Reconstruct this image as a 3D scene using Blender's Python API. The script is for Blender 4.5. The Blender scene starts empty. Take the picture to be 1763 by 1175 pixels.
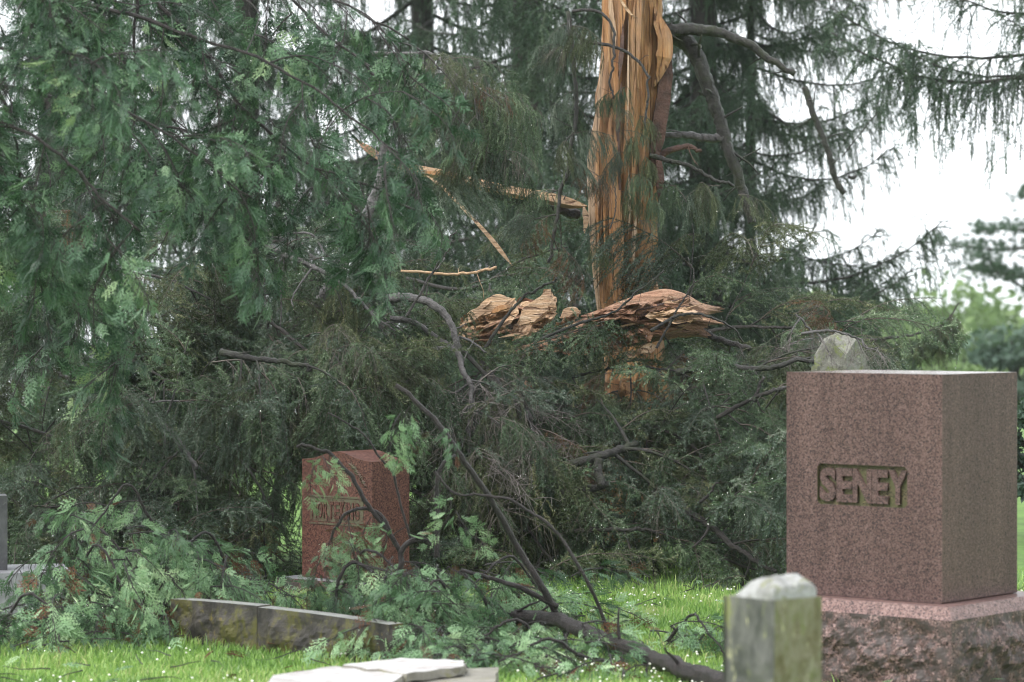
import bpy, math, random
import numpy as np
from mathutils import Vector, Matrix, noise as mnoise

# ------------------------------------------------------------------ camera, world, sun, exposure
scene = bpy.context.scene
col = scene.collection
FPX, CXP, HOR, EYE = 4897.0, 881.5, 540.0, 1.55      # focal length in photo pixels, centre, horizon row, eye height
cam_d = bpy.data.cameras.new('camera')
cam = bpy.data.objects.new('camera', cam_d); col.objects.link(cam)
cam.location = (0, 0, EYE); cam.rotation_euler = (math.radians(90), 0, 0)
cam_d.lens = 100.0; cam_d.sensor_width = 36.0
cam_d.shift_y = -(587.5 - HOR) / 1763.0
cam_d.clip_start = 0.1; cam_d.clip_end = 3000
cam_d.dof.use_dof = True; cam_d.dof.focus_distance = 16.2; cam_d.dof.aperture_fstop = 3.2
scene.camera = cam

SUN_EL, SUN_AZ = 52.0, 238.0
world = bpy.data.worlds.new('World'); scene.world = world; world.use_nodes = True
wn = world.node_tree.nodes; wl = world.node_tree.links; wn.clear()
wo = wn.new('ShaderNodeOutputWorld'); wb = wn.new('ShaderNodeBackground')
sky = wn.new('ShaderNodeTexSky'); sky.sky_type = 'NISHITA'; sky.sun_disc = False
sky.sun_elevation = math.radians(SUN_EL); sky.sun_rotation = math.radians(SUN_AZ)
sky.air_density = 1.0; sky.dust_density = 6.0; sky.ozone_density = 1.0
hs = wn.new('ShaderNodeHueSaturation'); hs.inputs['Saturation'].default_value = 0.13      # cloud cover: almost no blue
cl = wn.new('ShaderNodeMix'); cl.data_type = 'RGBA'; cl.inputs[0].default_value = 0.8; cl.inputs[7].default_value = (6.4, 6.7, 7.0, 1)   # even bright cloud deck over the sky
wl.new(sky.outputs[0], hs.inputs['Color']); wl.new(hs.outputs[0], cl.inputs[6]); wl.new(cl.outputs[2], wb.inputs['Color'])
wb.inputs['Strength'].default_value = 0.15
wl.new(wb.outputs[0], wo.inputs['Surface'])
sd = bpy.data.lights.new('sun', 'SUN'); sd.energy = 1.5; sd.angle = math.radians(22); sd.color = (1.0, 0.97, 0.93)
sun = bpy.data.objects.new('sun', sd); col.objects.link(sun)
sv = Vector((math.sin(math.radians(SUN_AZ)) * math.cos(math.radians(SUN_EL)), math.cos(math.radians(SUN_AZ)) * math.cos(math.radians(SUN_EL)), math.sin(math.radians(SUN_EL))))
sun.rotation_euler = sv.to_track_quat('Z', 'Y').to_euler(); sun.location = (0, 0, 30)
scene.view_settings.view_transform = 'Standard'; scene.view_settings.look = 'None'
scene.view_settings.gamma = 1.0; scene.view_settings.use_curve_mapping = False
scene.view_settings.exposure = 1.12
scene.render.engine = 'CYCLES'
scene.cycles.use_denoising = True; scene.cycles.filter_width = 1.05
scene.cycles.max_bounces = 6; scene.cycles.diffuse_bounces = 2; scene.cycles.glossy_bounces = 2
scene.cycles.transmission_bounces = 4; scene.cycles.transparent_max_bounces = 8; scene.cycles.volume_bounces = 1

R = random.Random(7)
NP = np.random.default_rng(7)

def W(px, py, d):
    return Vector(((px - CXP) / FPX * d, d, EYE - (py - HOR) / FPX * d))

# ------------------------------------------------------------------ materials
def nodes(name):
    m = bpy.data.materials.new(name); m.use_nodes = True
    n = m.node_tree.nodes; n.clear()
    o = n.new('ShaderNodeOutputMaterial'); p = n.new('ShaderNodeBsdfPrincipled')
    m.node_tree.links.new(p.outputs[0], o.inputs['Surface'])
    return m, n, m.node_tree.links, p, o

def ramp(n, stops):
    r = n.new('ShaderNodeValToRGB'); e = r.color_ramp.elements
    while len(e) > len(stops): e.remove(e[-1])
    while len(e) < len(stops): e.new(1.0)
    for el, (p, c) in zip(e, stops):
        el.position = p; el.color = (*c, 1) if len(c) == 3 else c
    return r

def tex_noise(n, l, scale, detail=4, rough=0.6, vec=None, dist=0.0):
    t = n.new('ShaderNodeTexNoise'); t.inputs['Scale'].default_value = scale
    t.inputs['Detail'].default_value = detail; t.inputs['Roughness'].default_value = rough; t.inputs['Distortion'].default_value = dist
    if vec is not None: l.new(vec, t.inputs['Vector'])
    return t

def coords(n, l, scale=(1, 1, 1), kind='Object'):
    tc = n.new('ShaderNodeTexCoord'); mp = n.new('ShaderNodeMapping'); mp.inputs['Scale'].default_value = scale
    l.new(tc.outputs[kind], mp.inputs['Vector'])
    return mp.outputs[0]

def mixc(n, l, fac, a, b, mode='MIX'):
    x = n.new('ShaderNodeMix'); x.data_type = 'RGBA'; x.blend_type = mode
    for i, v in ((0, fac), (6, a), (7, b)):
        if hasattr(v, 'is_linked'): l.new(v, x.inputs[i])
        elif i == 0: x.inputs[0].default_value = v
        else: x.inputs[i].default_value = (*v, 1)
    return x.outputs[2]

def bump(n, l, p, h, strength, dist):
    b = n.new('ShaderNodeBump'); b.inputs['Strength'].default_value = strength; b.inputs['Distance'].default_value = dist
    l.new(h, b.inputs['Height']); l.new(b.outputs[0], p.inputs['Normal'])

def leaf_mat(name, stops, rough=0.42, transl=0.25, tcol=(0.10, 0.2, 0.04), spec=0.32):
    m, n, l, p, o = nodes(name)
    oi = n.new('ShaderNodeObjectInfo'); at = n.new('ShaderNodeAttribute'); at.attribute_name = 'v'
    ad = n.new('ShaderNodeMath'); ad.operation = 'MULTIPLY_ADD'; ad.inputs[1].default_value = 0.35
    l.new(oi.outputs['Random'], ad.inputs[0])
    mu = n.new('ShaderNodeMath'); mu.operation = 'MULTIPLY'; mu.inputs[1].default_value = 0.65
    l.new(at.outputs['Fac'], mu.inputs[0]); l.new(mu.outputs[0], ad.inputs[2])
    r = ramp(n, stops); l.new(ad.outputs[0], r.inputs[0]); l.new(r.outputs[0], p.inputs['Base Color'])
    p.inputs['Roughness'].default_value = rough; p.inputs['Specular IOR Level'].default_value = spec
    t = n.new('ShaderNodeBsdfTranslucent')
    l.new(mixc(n, l, 0.5, r.outputs[0], tcol), t.inputs['Color'])
    mx = n.new('ShaderNodeMixShader'); mx.inputs[0].default_value = transl
    l.new(p.outputs[0], mx.inputs[1]); l.new(t.outputs[0], mx.inputs[2]); l.new(mx.outputs[0], o.inputs['Surface'])
    return m

def bark_mat(name, a, b, moss=None, mossamt=0.5, rough=0.5, scale=14, stretch=(1, 1, 1)):
    m, n, l, p, o = nodes(name)
    v = coords(n, l, stretch)
    t = tex_noise(n, l, scale, 6, 0.65, v); r = ramp(n, [(0.3, a), (0.7, b)]); l.new(t.outputs[0], r.inputs[0])
    c = r.outputs[0]
    if moss:
        t2 = tex_noise(n, l, scale * 0.35, 4, 0.6, v)
        r2 = ramp(n, [(0.62 - 0.25 * mossamt, (0, 0, 0)), (0.75 - 0.2 * mossamt, (1, 1, 1))]); l.new(t2.outputs[0], r2.inputs[0])
        c = mixc(n, l, r2.outputs[0], c, moss)
    l.new(c, p.inputs['Base Color']); p.inputs['Roughness'].default_value = rough
    t3 = tex_noise(n, l, scale * 2.2, 6, 0.75, v); bump(n, l, p, t3.outputs[0], 1.0, 0.02)
    return m

def granite_mat(name, dark, mid, light, scale=210, rough=0.5, grime=None, streak=0.35):
    m, n, l, p, o = nodes(name)
    v = coords(n, l)
    vo = n.new('ShaderNodeTexVoronoi'); vo.inputs['Scale'].default_value = scale; l.new(v, vo.inputs['Vector'])
    sep = n.new('ShaderNodeSeparateColor'); l.new(vo.outputs['Color'], sep.inputs[0])
    r = ramp(n, [(0.12, dark), (0.3, mid), (0.62, mid), (0.95, light)]); l.new(sep.outputs[0], r.inputs[0])
    t2 = tex_noise(n, l, scale * 0.36, 3, 0.7, v)
    r2 = ramp(n, [(0.36, (0.3, 0.28, 0.29)), (0.52, (1, 1, 1))]); l.new(t2.outputs[0], r2.inputs[0])
    c = mixc(n, l, 0.75, r.outputs[0], r2.outputs[0], 'MULTIPLY')
    v2 = coords(n, l, (14, 14, 1.2)); t3 = tex_noise(n, l, 1.0, 4, 0.6, v2)          # rain streaks down the face
    r3 = ramp(n, [(0.35, (0.62, 0.6, 0.62)), (0.65, (1, 1, 1))]); l.new(t3.outputs[0], r3.inputs[0])
    c = mixc(n, l, streak, c, r3.outputs[0], 'MULTIPLY')
    if grime:
        t4 = tex_noise(n, l, 22, 6, 0.75, v); r4 = ramp(n, [(0.42, (0, 0, 0)), (0.56, (1, 1, 1))]); l.new(t4.outputs[0], r4.inputs[0])
        c = mixc(n, l, r4.outputs[0], c, grime)
    l.new(c, p.inputs['Base Color']); p.inputs['Roughness'].default_value = rough
    p.inputs['Specular IOR Level'].default_value = 0.5 if rough < 0.2 else 0.25
    t5 = tex_noise(n, l, 260, 2, 0.5, v); bump(n, l, p, t5.outputs[0], 0.15, 0.002)
    return m

def stone_mat(name, base, dark, lichen, lichen2, scale=9, la=0.5, rough=0.6, stretch=(1, 1, 1)):
    m, n, l, p, o = nodes(name)
    v = coords(n, l, stretch)
    t = tex_noise(n, l, scale, 7, 0.7, v); r = ramp(n, [(0.36, dark), (0.64, base)]); l.new(t.outputs[0], r.inputs[0])
    t2 = tex_noise(n, l, scale * 0.8, 6, 0.75, coords(n, l, tuple(s * 1.3 for s in stretch)), 0.4)
    r2 = ramp(n, [(0.63 - 0.2 * la, (0, 0, 0)), (0.72 - 0.2 * la, (1, 1, 1))]); l.new(t2.outputs[0], r2.inputs[0])
    c = mixc(n, l, r2.outputs[0], r.outputs[0], lichen)
    t3 = tex_noise(n, l, scale * 2.6, 5, 0.7, v, 0.3)
    r3 = ramp(n, [(0.6, (0, 0, 0)), (0.68, (1, 1, 1))]); l.new(t3.outputs[0], r3.inputs[0])
    c = mixc(n, l, r3.outputs[0], c, lichen2)
    l.new(c, p.inputs['Base Color']); p.inputs['Roughness'].default_value = rough
    t4 = tex_noise(n, l, scale * 6, 6, 0.75, v); bump(n, l, p, t4.outputs[0], 0.6, 0.01)
    return m

def wood_mat(name, c1, c2, c3, axis=2, rough=0.5, streak=30, brown=(0.30, 0.19, 0.12)):
    """torn wood: fine fibres along the grain, dark cracks, browner weathered patches"""
    m, n, l, p, o = nodes(name)
    def st(a, b): q = [a] * 3; q[axis] = b; return coords(n, l, tuple(q))
    t = tex_noise(n, l, 1.0, 8, 0.75, st(streak * 2.2, streak * 0.07), 0.8); r = ramp(n, [(0.34, c1), (0.5, c2), (0.64, c3)]); l.new(t.outputs[0], r.inputs[0])
    t2 = tex_noise(n, l, 1.0, 5, 0.65, st(7.0, 2.0), 0.6); r2 = ramp(n, [(0.42, (0, 0, 0)), (0.62, (1, 1, 1))]); l.new(t2.outputs[0], r2.inputs[0])
    c = mixc(n, l, r2.outputs[0], r.outputs[0], brown)
    c = mixc(n, l, 0.3, c, r.outputs[0])
    t3 = tex_noise(n, l, 1.0, 4, 0.6, st(24, 1.1), 1.6); r3 = ramp(n, [(0.33, (0.16, 0.09, 0.06)), (0.42, (1, 1, 1))]); l.new(t3.outputs[0], r3.inputs[0])
    c = mixc(n, l, 0.8, c, r3.outputs[0], 'MULTIPLY')
    l.new(c, p.inputs['Base Color']); p.inputs['Roughness'].default_value = rough
    ad = n.new('ShaderNodeMath'); l.new(t.outputs[0], ad.inputs[0]); l.new(r3.outputs[0], ad.inputs[1]); bump(n, l, p, ad.outputs[0], 1.0, 0.03)
    return m

M = {}
M['needle'] = leaf_mat('spruce_needles', [(0.0, (0.010, 0.020, 0.012)), (0.25, (0.036, 0.066, 0.036)), (0.55, (0.098, 0.155, 0.085)), (0.82, (0.19, 0.26, 0.15)), (1.0, (0.30, 0.36, 0.22))], 0.38, 0.18)
M['needle_blue'] = leaf_mat('standing_spruce_needles', [(0.0, (0.030, 0.056, 0.040)), (0.5, (0.070, 0.112, 0.078)), (1.0, (0.15, 0.19, 0.13))], 0.42, 0.22)
M['cedar'] = leaf_mat('cedar_scales', [(0.0, (0.008, 0.017, 0.010)), (0.35, (0.030, 0.068, 0.039)), (0.65, (0.088, 0.165, 0.092)), (0.9, (0.19, 0.30, 0.165)), (1.0, (0.28, 0.36, 0.17))], 0.36, 0.12, (0.08, 0.18, 0.07))
M['cedar_cut'] = leaf_mat('fallen_cedar_scales', [(0.0, (0.026, 0.058, 0.030)), (0.35, (0.115, 0.21, 0.105)), (0.7, (0.27, 0.42, 0.22)), (1.0, (0.44, 0.57, 0.31))], 0.36, 0.18, (0.1, 0.26, 0.08))
M['far_leaf'] = leaf_mat('far_leaves', [(0.0, (0.06, 0.11, 0.04)), (0.5, (0.11, 0.18, 0.06)), (1.0, (0.2, 0.28, 0.10))], 0.6, 0.3, (0.2, 0.3, 0.08))
M['pine'] = leaf_mat('far_pine_needles', [(0.0, (0.035, 0.065, 0.05)), (1.0, (0.09, 0.14, 0.10))], 0.6, 0.2)
M['twig'] = bark_mat('fine_twig', (0.03, 0.022, 0.018), (0.10, 0.075, 0.06), None, 0, 0.5, 30)
M['dead_twig'] = bark_mat('dead_twig', (0.055, 0.043, 0.037), (0.15, 0.125, 0.105), None, 0, 0.55, 30)
M['bark'] = bark_mat('wet_dark_bark', (0.008, 0.0065, 0.006), (0.045, 0.037, 0.034), None, 0, 0.38, 26)
M['bark_grey'] = bark_mat('grey_bark', (0.03, 0.027, 0.027), (0.14, 0.128, 0.128), None, 0, 0.36, 26)
M['bark_moss'] = bark_mat('mossy_bark', (0.008, 0.007, 0.006), (0.042, 0.038, 0.034), (0.022, 0.028, 0.010), 0.5, 0.5, 30)
M['bark_cedar'] = bark_mat('wet_cedar_bark', (0.008, 0.006, 0.006), (0.048, 0.036, 0.034), None, 0, 0.36, 34)
M['bark_red'] = bark_mat('reddish_bark', (0.025, 0.013, 0.010), (0.13, 0.06, 0.042), None, 0, 0.5, 12)
M['wood'] = wood_mat('raw_trunk_wood', (0.30, 0.125, 0.045), (0.52, 0.25, 0.095), (0.62, 0.37, 0.18))
M['wood_red'] = wood_mat('raw_red_wood', (0.26, 0.115, 0.065), (0.46, 0.235, 0.14), (0.60, 0.37, 0.25), 0)
M['wood_pale'] = wood_mat('raw_pale_wood', (0.44, 0.24, 0.12), (0.68, 0.44, 0.26), (0.80, 0.61, 0.43), 0)
M['wood_pale_up'] = wood_mat('raw_pale_upright_wood', (0.46, 0.28, 0.17), (0.66, 0.46, 0.31), (0.76, 0.60, 0.45), 2, 0.5, 30, (0.5, 0.32, 0.2))
M['granite'] = granite_mat('red_brown_granite', (0.03, 0.022, 0.022), (0.118, 0.070, 0.062), (0.185, 0.122, 0.11), 230, 0.5, None, 0.75)
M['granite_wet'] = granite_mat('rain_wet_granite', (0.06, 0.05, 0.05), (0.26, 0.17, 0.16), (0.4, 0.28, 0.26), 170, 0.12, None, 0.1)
M['granite_rough'] = granite_mat('rock_faced_granite', (0.02, 0.014, 0.014), (0.16, 0.10, 0.09), (0.32, 0.22, 0.2), 150, 0.55, (0.06, 0.048, 0.045))
M['granite_top'] = granite_mat('pink_granite_ledge', (0.06, 0.04, 0.04), (0.20, 0.12, 0.108), (0.29, 0.19, 0.175), 180, 0.3)
M['granite_moss'] = granite_mat('mossy_granite_recess', (0.02, 0.018, 0.012), (0.11, 0.085, 0.05), (0.18, 0.15, 0.08), 160, 0.6, (0.075, 0.075, 0.034))
M['granite_red'] = granite_mat('red_granite', (0.035, 0.012, 0.010), (0.115, 0.048, 0.038), (0.18, 0.088, 0.066), 200, 0.4, None, 0.4)
M['granite_red_lichen'] = granite_mat('lichened_red_granite', (0.02, 0.015, 0.01), (0.095, 0.045, 0.035), (0.15, 0.09, 0.065), 150, 0.6, (0.10, 0.095, 0.06))
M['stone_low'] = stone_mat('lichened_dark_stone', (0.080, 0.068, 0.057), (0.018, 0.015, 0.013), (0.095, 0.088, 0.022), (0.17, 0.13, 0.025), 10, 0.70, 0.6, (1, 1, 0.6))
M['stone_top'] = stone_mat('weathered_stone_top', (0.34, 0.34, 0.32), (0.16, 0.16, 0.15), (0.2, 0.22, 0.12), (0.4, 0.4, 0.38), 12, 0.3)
M['marble'] = stone_mat('weathered_marble_post', (0.17, 0.165, 0.15), (0.028, 0.03, 0.026), (0.20, 0.22, 0.07), (0.40, 0.39, 0.22), 8, 0.5, 0.55, (1, 1, 0.35))
M['marble_moss'] = stone_mat('marble_with_moss', (0.24, 0.23, 0.16), (0.10, 0.085, 0.03), (0.13, 0.15, 0.04), (0.36, 0.35, 0.2), 16, 0.6, 0.6, (1, 1, 0.5))
M['marble_white'] = stone_mat('worn_white_marble', (0.62, 0.61, 0.61), (0.36, 0.33, 0.32), (0.36, 0.28, 0.22), (0.66, 0.66, 0.66), 9, 0.22, 0.35)
M['grey_block'] = stone_mat('grey_slab_stone', (0.27, 0.255, 0.22), (0.15, 0.14, 0.115), (0.19, 0.18, 0.10), (0.3, 0.3, 0.27), 7, 0.4)
M['stone_grey'] = stone_mat('wet_grey_stone', (0.32, 0.32, 0.34), (0.2, 0.2, 0.215), (0.24, 0.24, 0.22), (0.36, 0.36, 0.37), 9, 0.2, 0.35)
M['stone_dark'] = stone_mat('dark_wet_stone', (0.10, 0.10, 0.105), (0.05, 0.05, 0.055), (0.09, 0.10, 0.08), (0.12, 0.12, 0.12), 9, 0.2, 0.4)
M['marble_cap'] = stone_mat('worn_marble_cap', (0.36, 0.36, 0.355), (0.14, 0.14, 0.125), (0.17, 0.18, 0.075), (0.46, 0.46, 0.42), 15, 0.5, 0.45)
M['stone_mossy'] = stone_mat('mossy_grey_stone', (0.24, 0.235, 0.21), (0.07, 0.07, 0.05), (0.13, 0.155, 0.04), (0.34, 0.33, 0.25), 10, 0.6)
M['cone'] = bark_mat('brown_dead_scales', (0.09, 0.03, 0.012), (0.24, 0.10, 0.045), None, 0, 0.6, 40)

def grass_material():
    m, n, l, p, o = nodes('lawn_grass')
    at = n.new('ShaderNodeAttribute'); at.attribute_name = 'v'
    r = ramp(n, [(0.0, (0.10, 0.20, 0.04)), (0.45, (0.24, 0.40, 0.09)), (0.8, (0.35, 0.50, 0.14)), (1.0, (0.48, 0.48, 0.22))])
    l.new(at.outputs['Fac'], r.inputs[0]); l.new(r.outputs[0], p.inputs['Base Color']); p.inputs['Roughness'].default_value = 0.45
    t = n.new('ShaderNodeBsdfTranslucent'); l.new(r.outputs[0], t.inputs['Color'])
    mx = n.new('ShaderNodeMixShader'); mx.inputs[0].default_value = 0.3
    l.new(p.outputs[0], mx.inputs[1]); l.new(t.outputs[0], mx.inputs[2]); l.new(mx.outputs[0], o.inputs['Surface'])
    return m
M['grass'] = grass_material()
def ground_material():
    m, n, l, p, o = nodes('lawn_ground'); v = coords(n, l)
    t = tex_noise(n, l, 3.0, 8, 0.7, v); r = ramp(n, [(0.3, (0.05, 0.10, 0.02)), (0.6, (0.11, 0.21, 0.04)), (0.8, (0.17, 0.27, 0.07))])
    l.new(t.outputs[0], r.inputs[0]); l.new(r.outputs[0], p.inputs['Base Color']); p.inputs['Roughness'].default_value = 0.9
    return m
M['ground'] = ground_material()
def plain(name, c, rough=0.5):
    m, n, l, p, o = nodes(name); p.inputs['Base Color'].default_value = (*c, 1); p.inputs['Roughness'].default_value = rough
    return m
def clover_mat():
    m, n, l, p, o = nodes('clover_white'); t = tex_noise(n, l, 60, 3, 0.6, coords(n, l))
    r = ramp(n, [(0.3, (0.55, 0.55, 0.42)), (0.6, (0.8, 0.8, 0.74))]); l.new(t.outputs[0], r.inputs[0]); l.new(r.outputs[0], p.inputs['Base Color'])
    return m
M['clover'] = clover_mat()
def drop_mat():
    m, n, l, p, o = nodes('rain_drop')
    g = n.new('ShaderNodeBsdfGlass'); g.inputs['IOR'].default_value = 1.33; g.inputs['Roughness'].default_value = 0.0
    gl = n.new('ShaderNodeBsdfGlossy'); gl.inputs['Roughness'].default_value = 0.02; mx = n.new('ShaderNodeMixShader'); mx.inputs[0].default_value = 0.15
    l.new(g.outputs[0], mx.inputs[1]); l.new(gl.outputs[0], mx.inputs[2]); l.new(mx.outputs[0], o.inputs['Surface']); return m
M['drop'] = drop_mat()

# ------------------------------------------------------------------ mesh helpers
class MB:
    """collects triangles with a material index and one float per vertex"""
    def __init__(s): s.V = []; s.F = []; s.I = []; s.A = []; s.n = 0
    def add(s, v, f, mi=0, a=0.5):
        v = np.asarray(v, float).reshape(-1, 3); f = np.asarray(f, int).reshape(-1, 3)
        s.V.append(v); s.F.append(f + s.n); s.I.append(np.full(len(f), mi, int))
        s.A.append(np.broadcast_to(np.asarray(a, float), (len(v),)).copy()); s.n += len(v)
    def mesh(s, name, mats, smooth=False):
        V = np.concatenate(s.V) if s.V else np.zeros((0, 3)); F = np.concatenate(s.F) if s.F else np.zeros((0, 3), int)
        I = np.concatenate(s.I) if s.I else np.zeros(0, int); A = np.concatenate(s.A) if s.A else np.zeros(0)
        me = bpy.data.meshes.new(name)
        me.vertices.add(len(V)); me.vertices.foreach_set('co', V.astype(np.float32).ravel())
        me.loops.add(F.size); me.loops.foreach_set('vertex_index', F.astype(np.int32).ravel())
        me.polygons.add(len(F)); me.polygons.foreach_set('loop_start', np.arange(0, F.size, 3, dtype=np.int32))
        me.polygons.foreach_set('loop_total', np.full(len(F), 3, np.int32))
        for m in mats: me.materials.append(M[m])
        me.polygons.foreach_set('material_index', I.astype(np.int32))
        sm = np.isin(I, smooth) if isinstance(smooth, (tuple, list)) else np.full(len(F), bool(smooth))
        me.polygons.foreach_set('use_smooth', sm)
        at = me.attributes.new('v', 'FLOAT', 'POINT'); at.data.foreach_set('value', A.astype(np.float32))
        me.update(calc_edges=True)
        return me

def link(name, me, parent=None, mat=None):
    o = bpy.data.objects.new(name, me); col.objects.link(o)
    if parent is not None: o.parent = parent
    if mat is not None: o.matrix_basis = mat
    return o
def empty(name, loc, label, cat, group=None):
    o = bpy.data.objects.new(name, None); col.objects.link(o); o.location = loc; o.empty_display_size = 0.1
    o['label'] = label; o['category'] = cat
    if group: o['group'] = group
    return o
def tag(o, label, cat, group=None):
    o['label'] = label; o['category'] = cat
    if group: o['group'] = group
    return o

def smooth_path(pts, n):
    P = np.array([list(p) for p in pts], float)
    if len(P) == 2: return P[0] + (P[1] - P[0]) * np.linspace(0, 1, n)[:, None]
    seg = np.r_[0, np.cumsum(np.linalg.norm(np.diff(P, axis=0), axis=1))]
    E = np.vstack([2 * P[0] - P[1], P, 2 * P[-1] - P[-2]])
    out = []
    for t in np.linspace(0, seg[-1], n):
        i = min(max(np.searchsorted(seg, t, 'right') - 1, 0), len(P) - 2)
        u = (t - seg[i]) / max(seg[i + 1] - seg[i], 1e-9)
        p0, p1, p2, p3 = E[i], E[i + 1], E[i + 2], E[i + 3]
        out.append(0.5 * (2 * p1 + (p2 - p0) * u + (2 * p0 - 5 * p1 + 4 * p2 - p3) * u * u + (3 * p1 - p0 - 3 * p2 + p3) * u ** 3))
    return np.array(out)

def tube(mb, P, r, sides=6, mi=0, bumpy=0.0, rng=NP, a=0.5, cap=True):
    P = np.asarray(P, float); k = len(P); r = np.broadcast_to(np.asarray(r, float), (k,)) if np.ndim(r) else np.full(k, r)
    T = np.gradient(P, axis=0); T /= np.linalg.norm(T, axis=1)[:, None] + 1e-12
    ref = np.array([0.0, 0, 1]) if abs(T[0][2]) < 0.9 else np.array([1.0, 0, 0])
    U = []; u = np.cross(T[0], ref); u /= np.linalg.norm(u)
    for t in T:
        u = u - t * np.dot(u, t); u /= np.linalg.norm(u) + 1e-12; U.append(u)
    U = np.array(U); Wv = np.cross(T, U)
    ang = np.linspace(0, 2 * np.pi, sides, endpoint=False)
    rr = r[:, None] * (1 + bumpy * rng.uniform(-1, 1, (k, sides)))
    V = P[:, None] + (np.cos(ang)[None, :, None] * U[:, None] + np.sin(ang)[None, :, None] * Wv[:, None]) * rr[..., None]
    i = np.arange(k - 1)[:, None] * sides; j = np.arange(sides)[None]; j2 = (j + 1) % sides
    a0, b0, c0, d0 = i + j, i + j2, i + sides + j2, i + sides + j
    F = np.concatenate([np.stack([a0, b0, c0], -1).reshape(-1, 3), np.stack([a0, c0, d0], -1).reshape(-1, 3)])
    V = V.reshape(-1, 3)
    if cap and sides > 3:
        V = np.vstack([V, P[0], P[-1]]); m = k * sides; jj = np.arange(sides)
        F = np.vstack([F, np.stack([np.full(sides, m), (jj + 1) % sides, jj], -1), np.stack([np.full(sides, m + 1), jj + (k - 1) * sides, (jj + 1) % sides + (k - 1) * sides], -1)])
    mb.add(V, F, mi, a)

def grow(p, d, L, n, grav, wig, rng):
    """a twig: polyline starting at p along d that bends down under grav"""
    p = np.array(p, float); d = np.array(d, float); d /= np.linalg.norm(d); st = L / n; out = [p.copy()]
    for _ in range(n):
        d = d + np.array([0, 0, -grav * st]) + rng.normal(0, wig, 3) * math.sqrt(st)
        d /= np.linalg.norm(d); p = p + d * st; out.append(p.copy())
    return np.array(out)

def resample(P, s, rng):
    seg = np.linalg.norm(np.diff(P, axis=0), axis=1); cs = np.r_[0, np.cumsum(seg)]
    t = np.arange(0, cs[-1], s) + rng.uniform(0, s)
    t = t[t < cs[-1]]
    i = np.clip(np.searchsorted(cs, t, 'right') - 1, 0, len(seg) - 1); u = (t - cs[i]) / seg[i]
    return P[i] + (P[i + 1] - P[i]) * u[:, None], (P[i + 1] - P[i]) / seg[i][:, None]

def needles(mb, twigs, spacing, ln, wd, rng, mi=0, lean=0.6):
    Ps, Ts, A = [], [], []
    for P, tone in twigs:
        p, t = resample(P, spacing, rng); Ps.append(p); Ts.append(t); A.append(np.full(len(p), tone))
    p = np.concatenate(Ps); t = np.concatenate(Ts); a = np.concatenate(A); n = len(p)
    rv = rng.normal(size=(n, 3)); rv -= t * (rv * t).sum(1)[:, None]; rv /= np.linalg.norm(rv, axis=1)[:, None] + 1e-9
    d = t * lean + rv * 0.85; d /= np.linalg.norm(d, axis=1)[:, None]
    s = np.cross(d, rng.normal(size=(n, 3))); s /= np.linalg.norm(s, axis=1)[:, None] + 1e-9
    L = ln * rng.uniform(0.65, 1.15, n)[:, None]; w = wd * 0.5 * rng.uniform(0.7, 1.2, n)[:, None]
    V = np.stack([p - s * w, p + s * w, p + d * L], 1).reshape(-1, 3)
    aa = np.clip(np.repeat(a + rng.normal(0, 0.08, n), 3), 0, 1)
    mb.add(V, np.arange(3 * n).reshape(-1, 3), mi, aa)

OCT = np.array([[1, 0, 0], [-1, 0, 0], [0, 1, 0], [0, -1, 0], [0, 0, 1], [0, 0, -1]], float)
OCF = np.array([[0, 2, 4], [2, 1, 4], [1, 3, 4], [3, 0, 4], [2, 0, 5], [1, 2, 5], [3, 1, 5], [0, 3, 5]])
def ico(sub=1):
    v = [list(x) for x in OCT]; f = [list(x) for x in OCF]
    for _ in range(sub):
        c = {}; nf = []
        def mid(a, b):
            k = (min(a, b), max(a, b))
            if k not in c:
                m = np.array(v[a]) + np.array(v[b]); v.append(list(m / np.linalg.norm(m))); c[k] = len(v) - 1
            return c[k]
        for a, b, d in f:
            x, y, z = mid(a, b), mid(b, d), mid(d, a); nf += [[a, x, z], [x, b, y], [z, y, d], [x, y, z]]
        f = nf
    return np.array(v, float), np.array(f)
BALL = ico(1)
def drops(mb, pts, r, rng, mi):
    for p in pts:
        k = r * rng.uniform(0.6, 1.25); mb.add(BALL[0] * np.array([k, k, k * 1.2]) + p - np.array([0, 0, k * 1.3]), BALL[1], mi)

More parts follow.
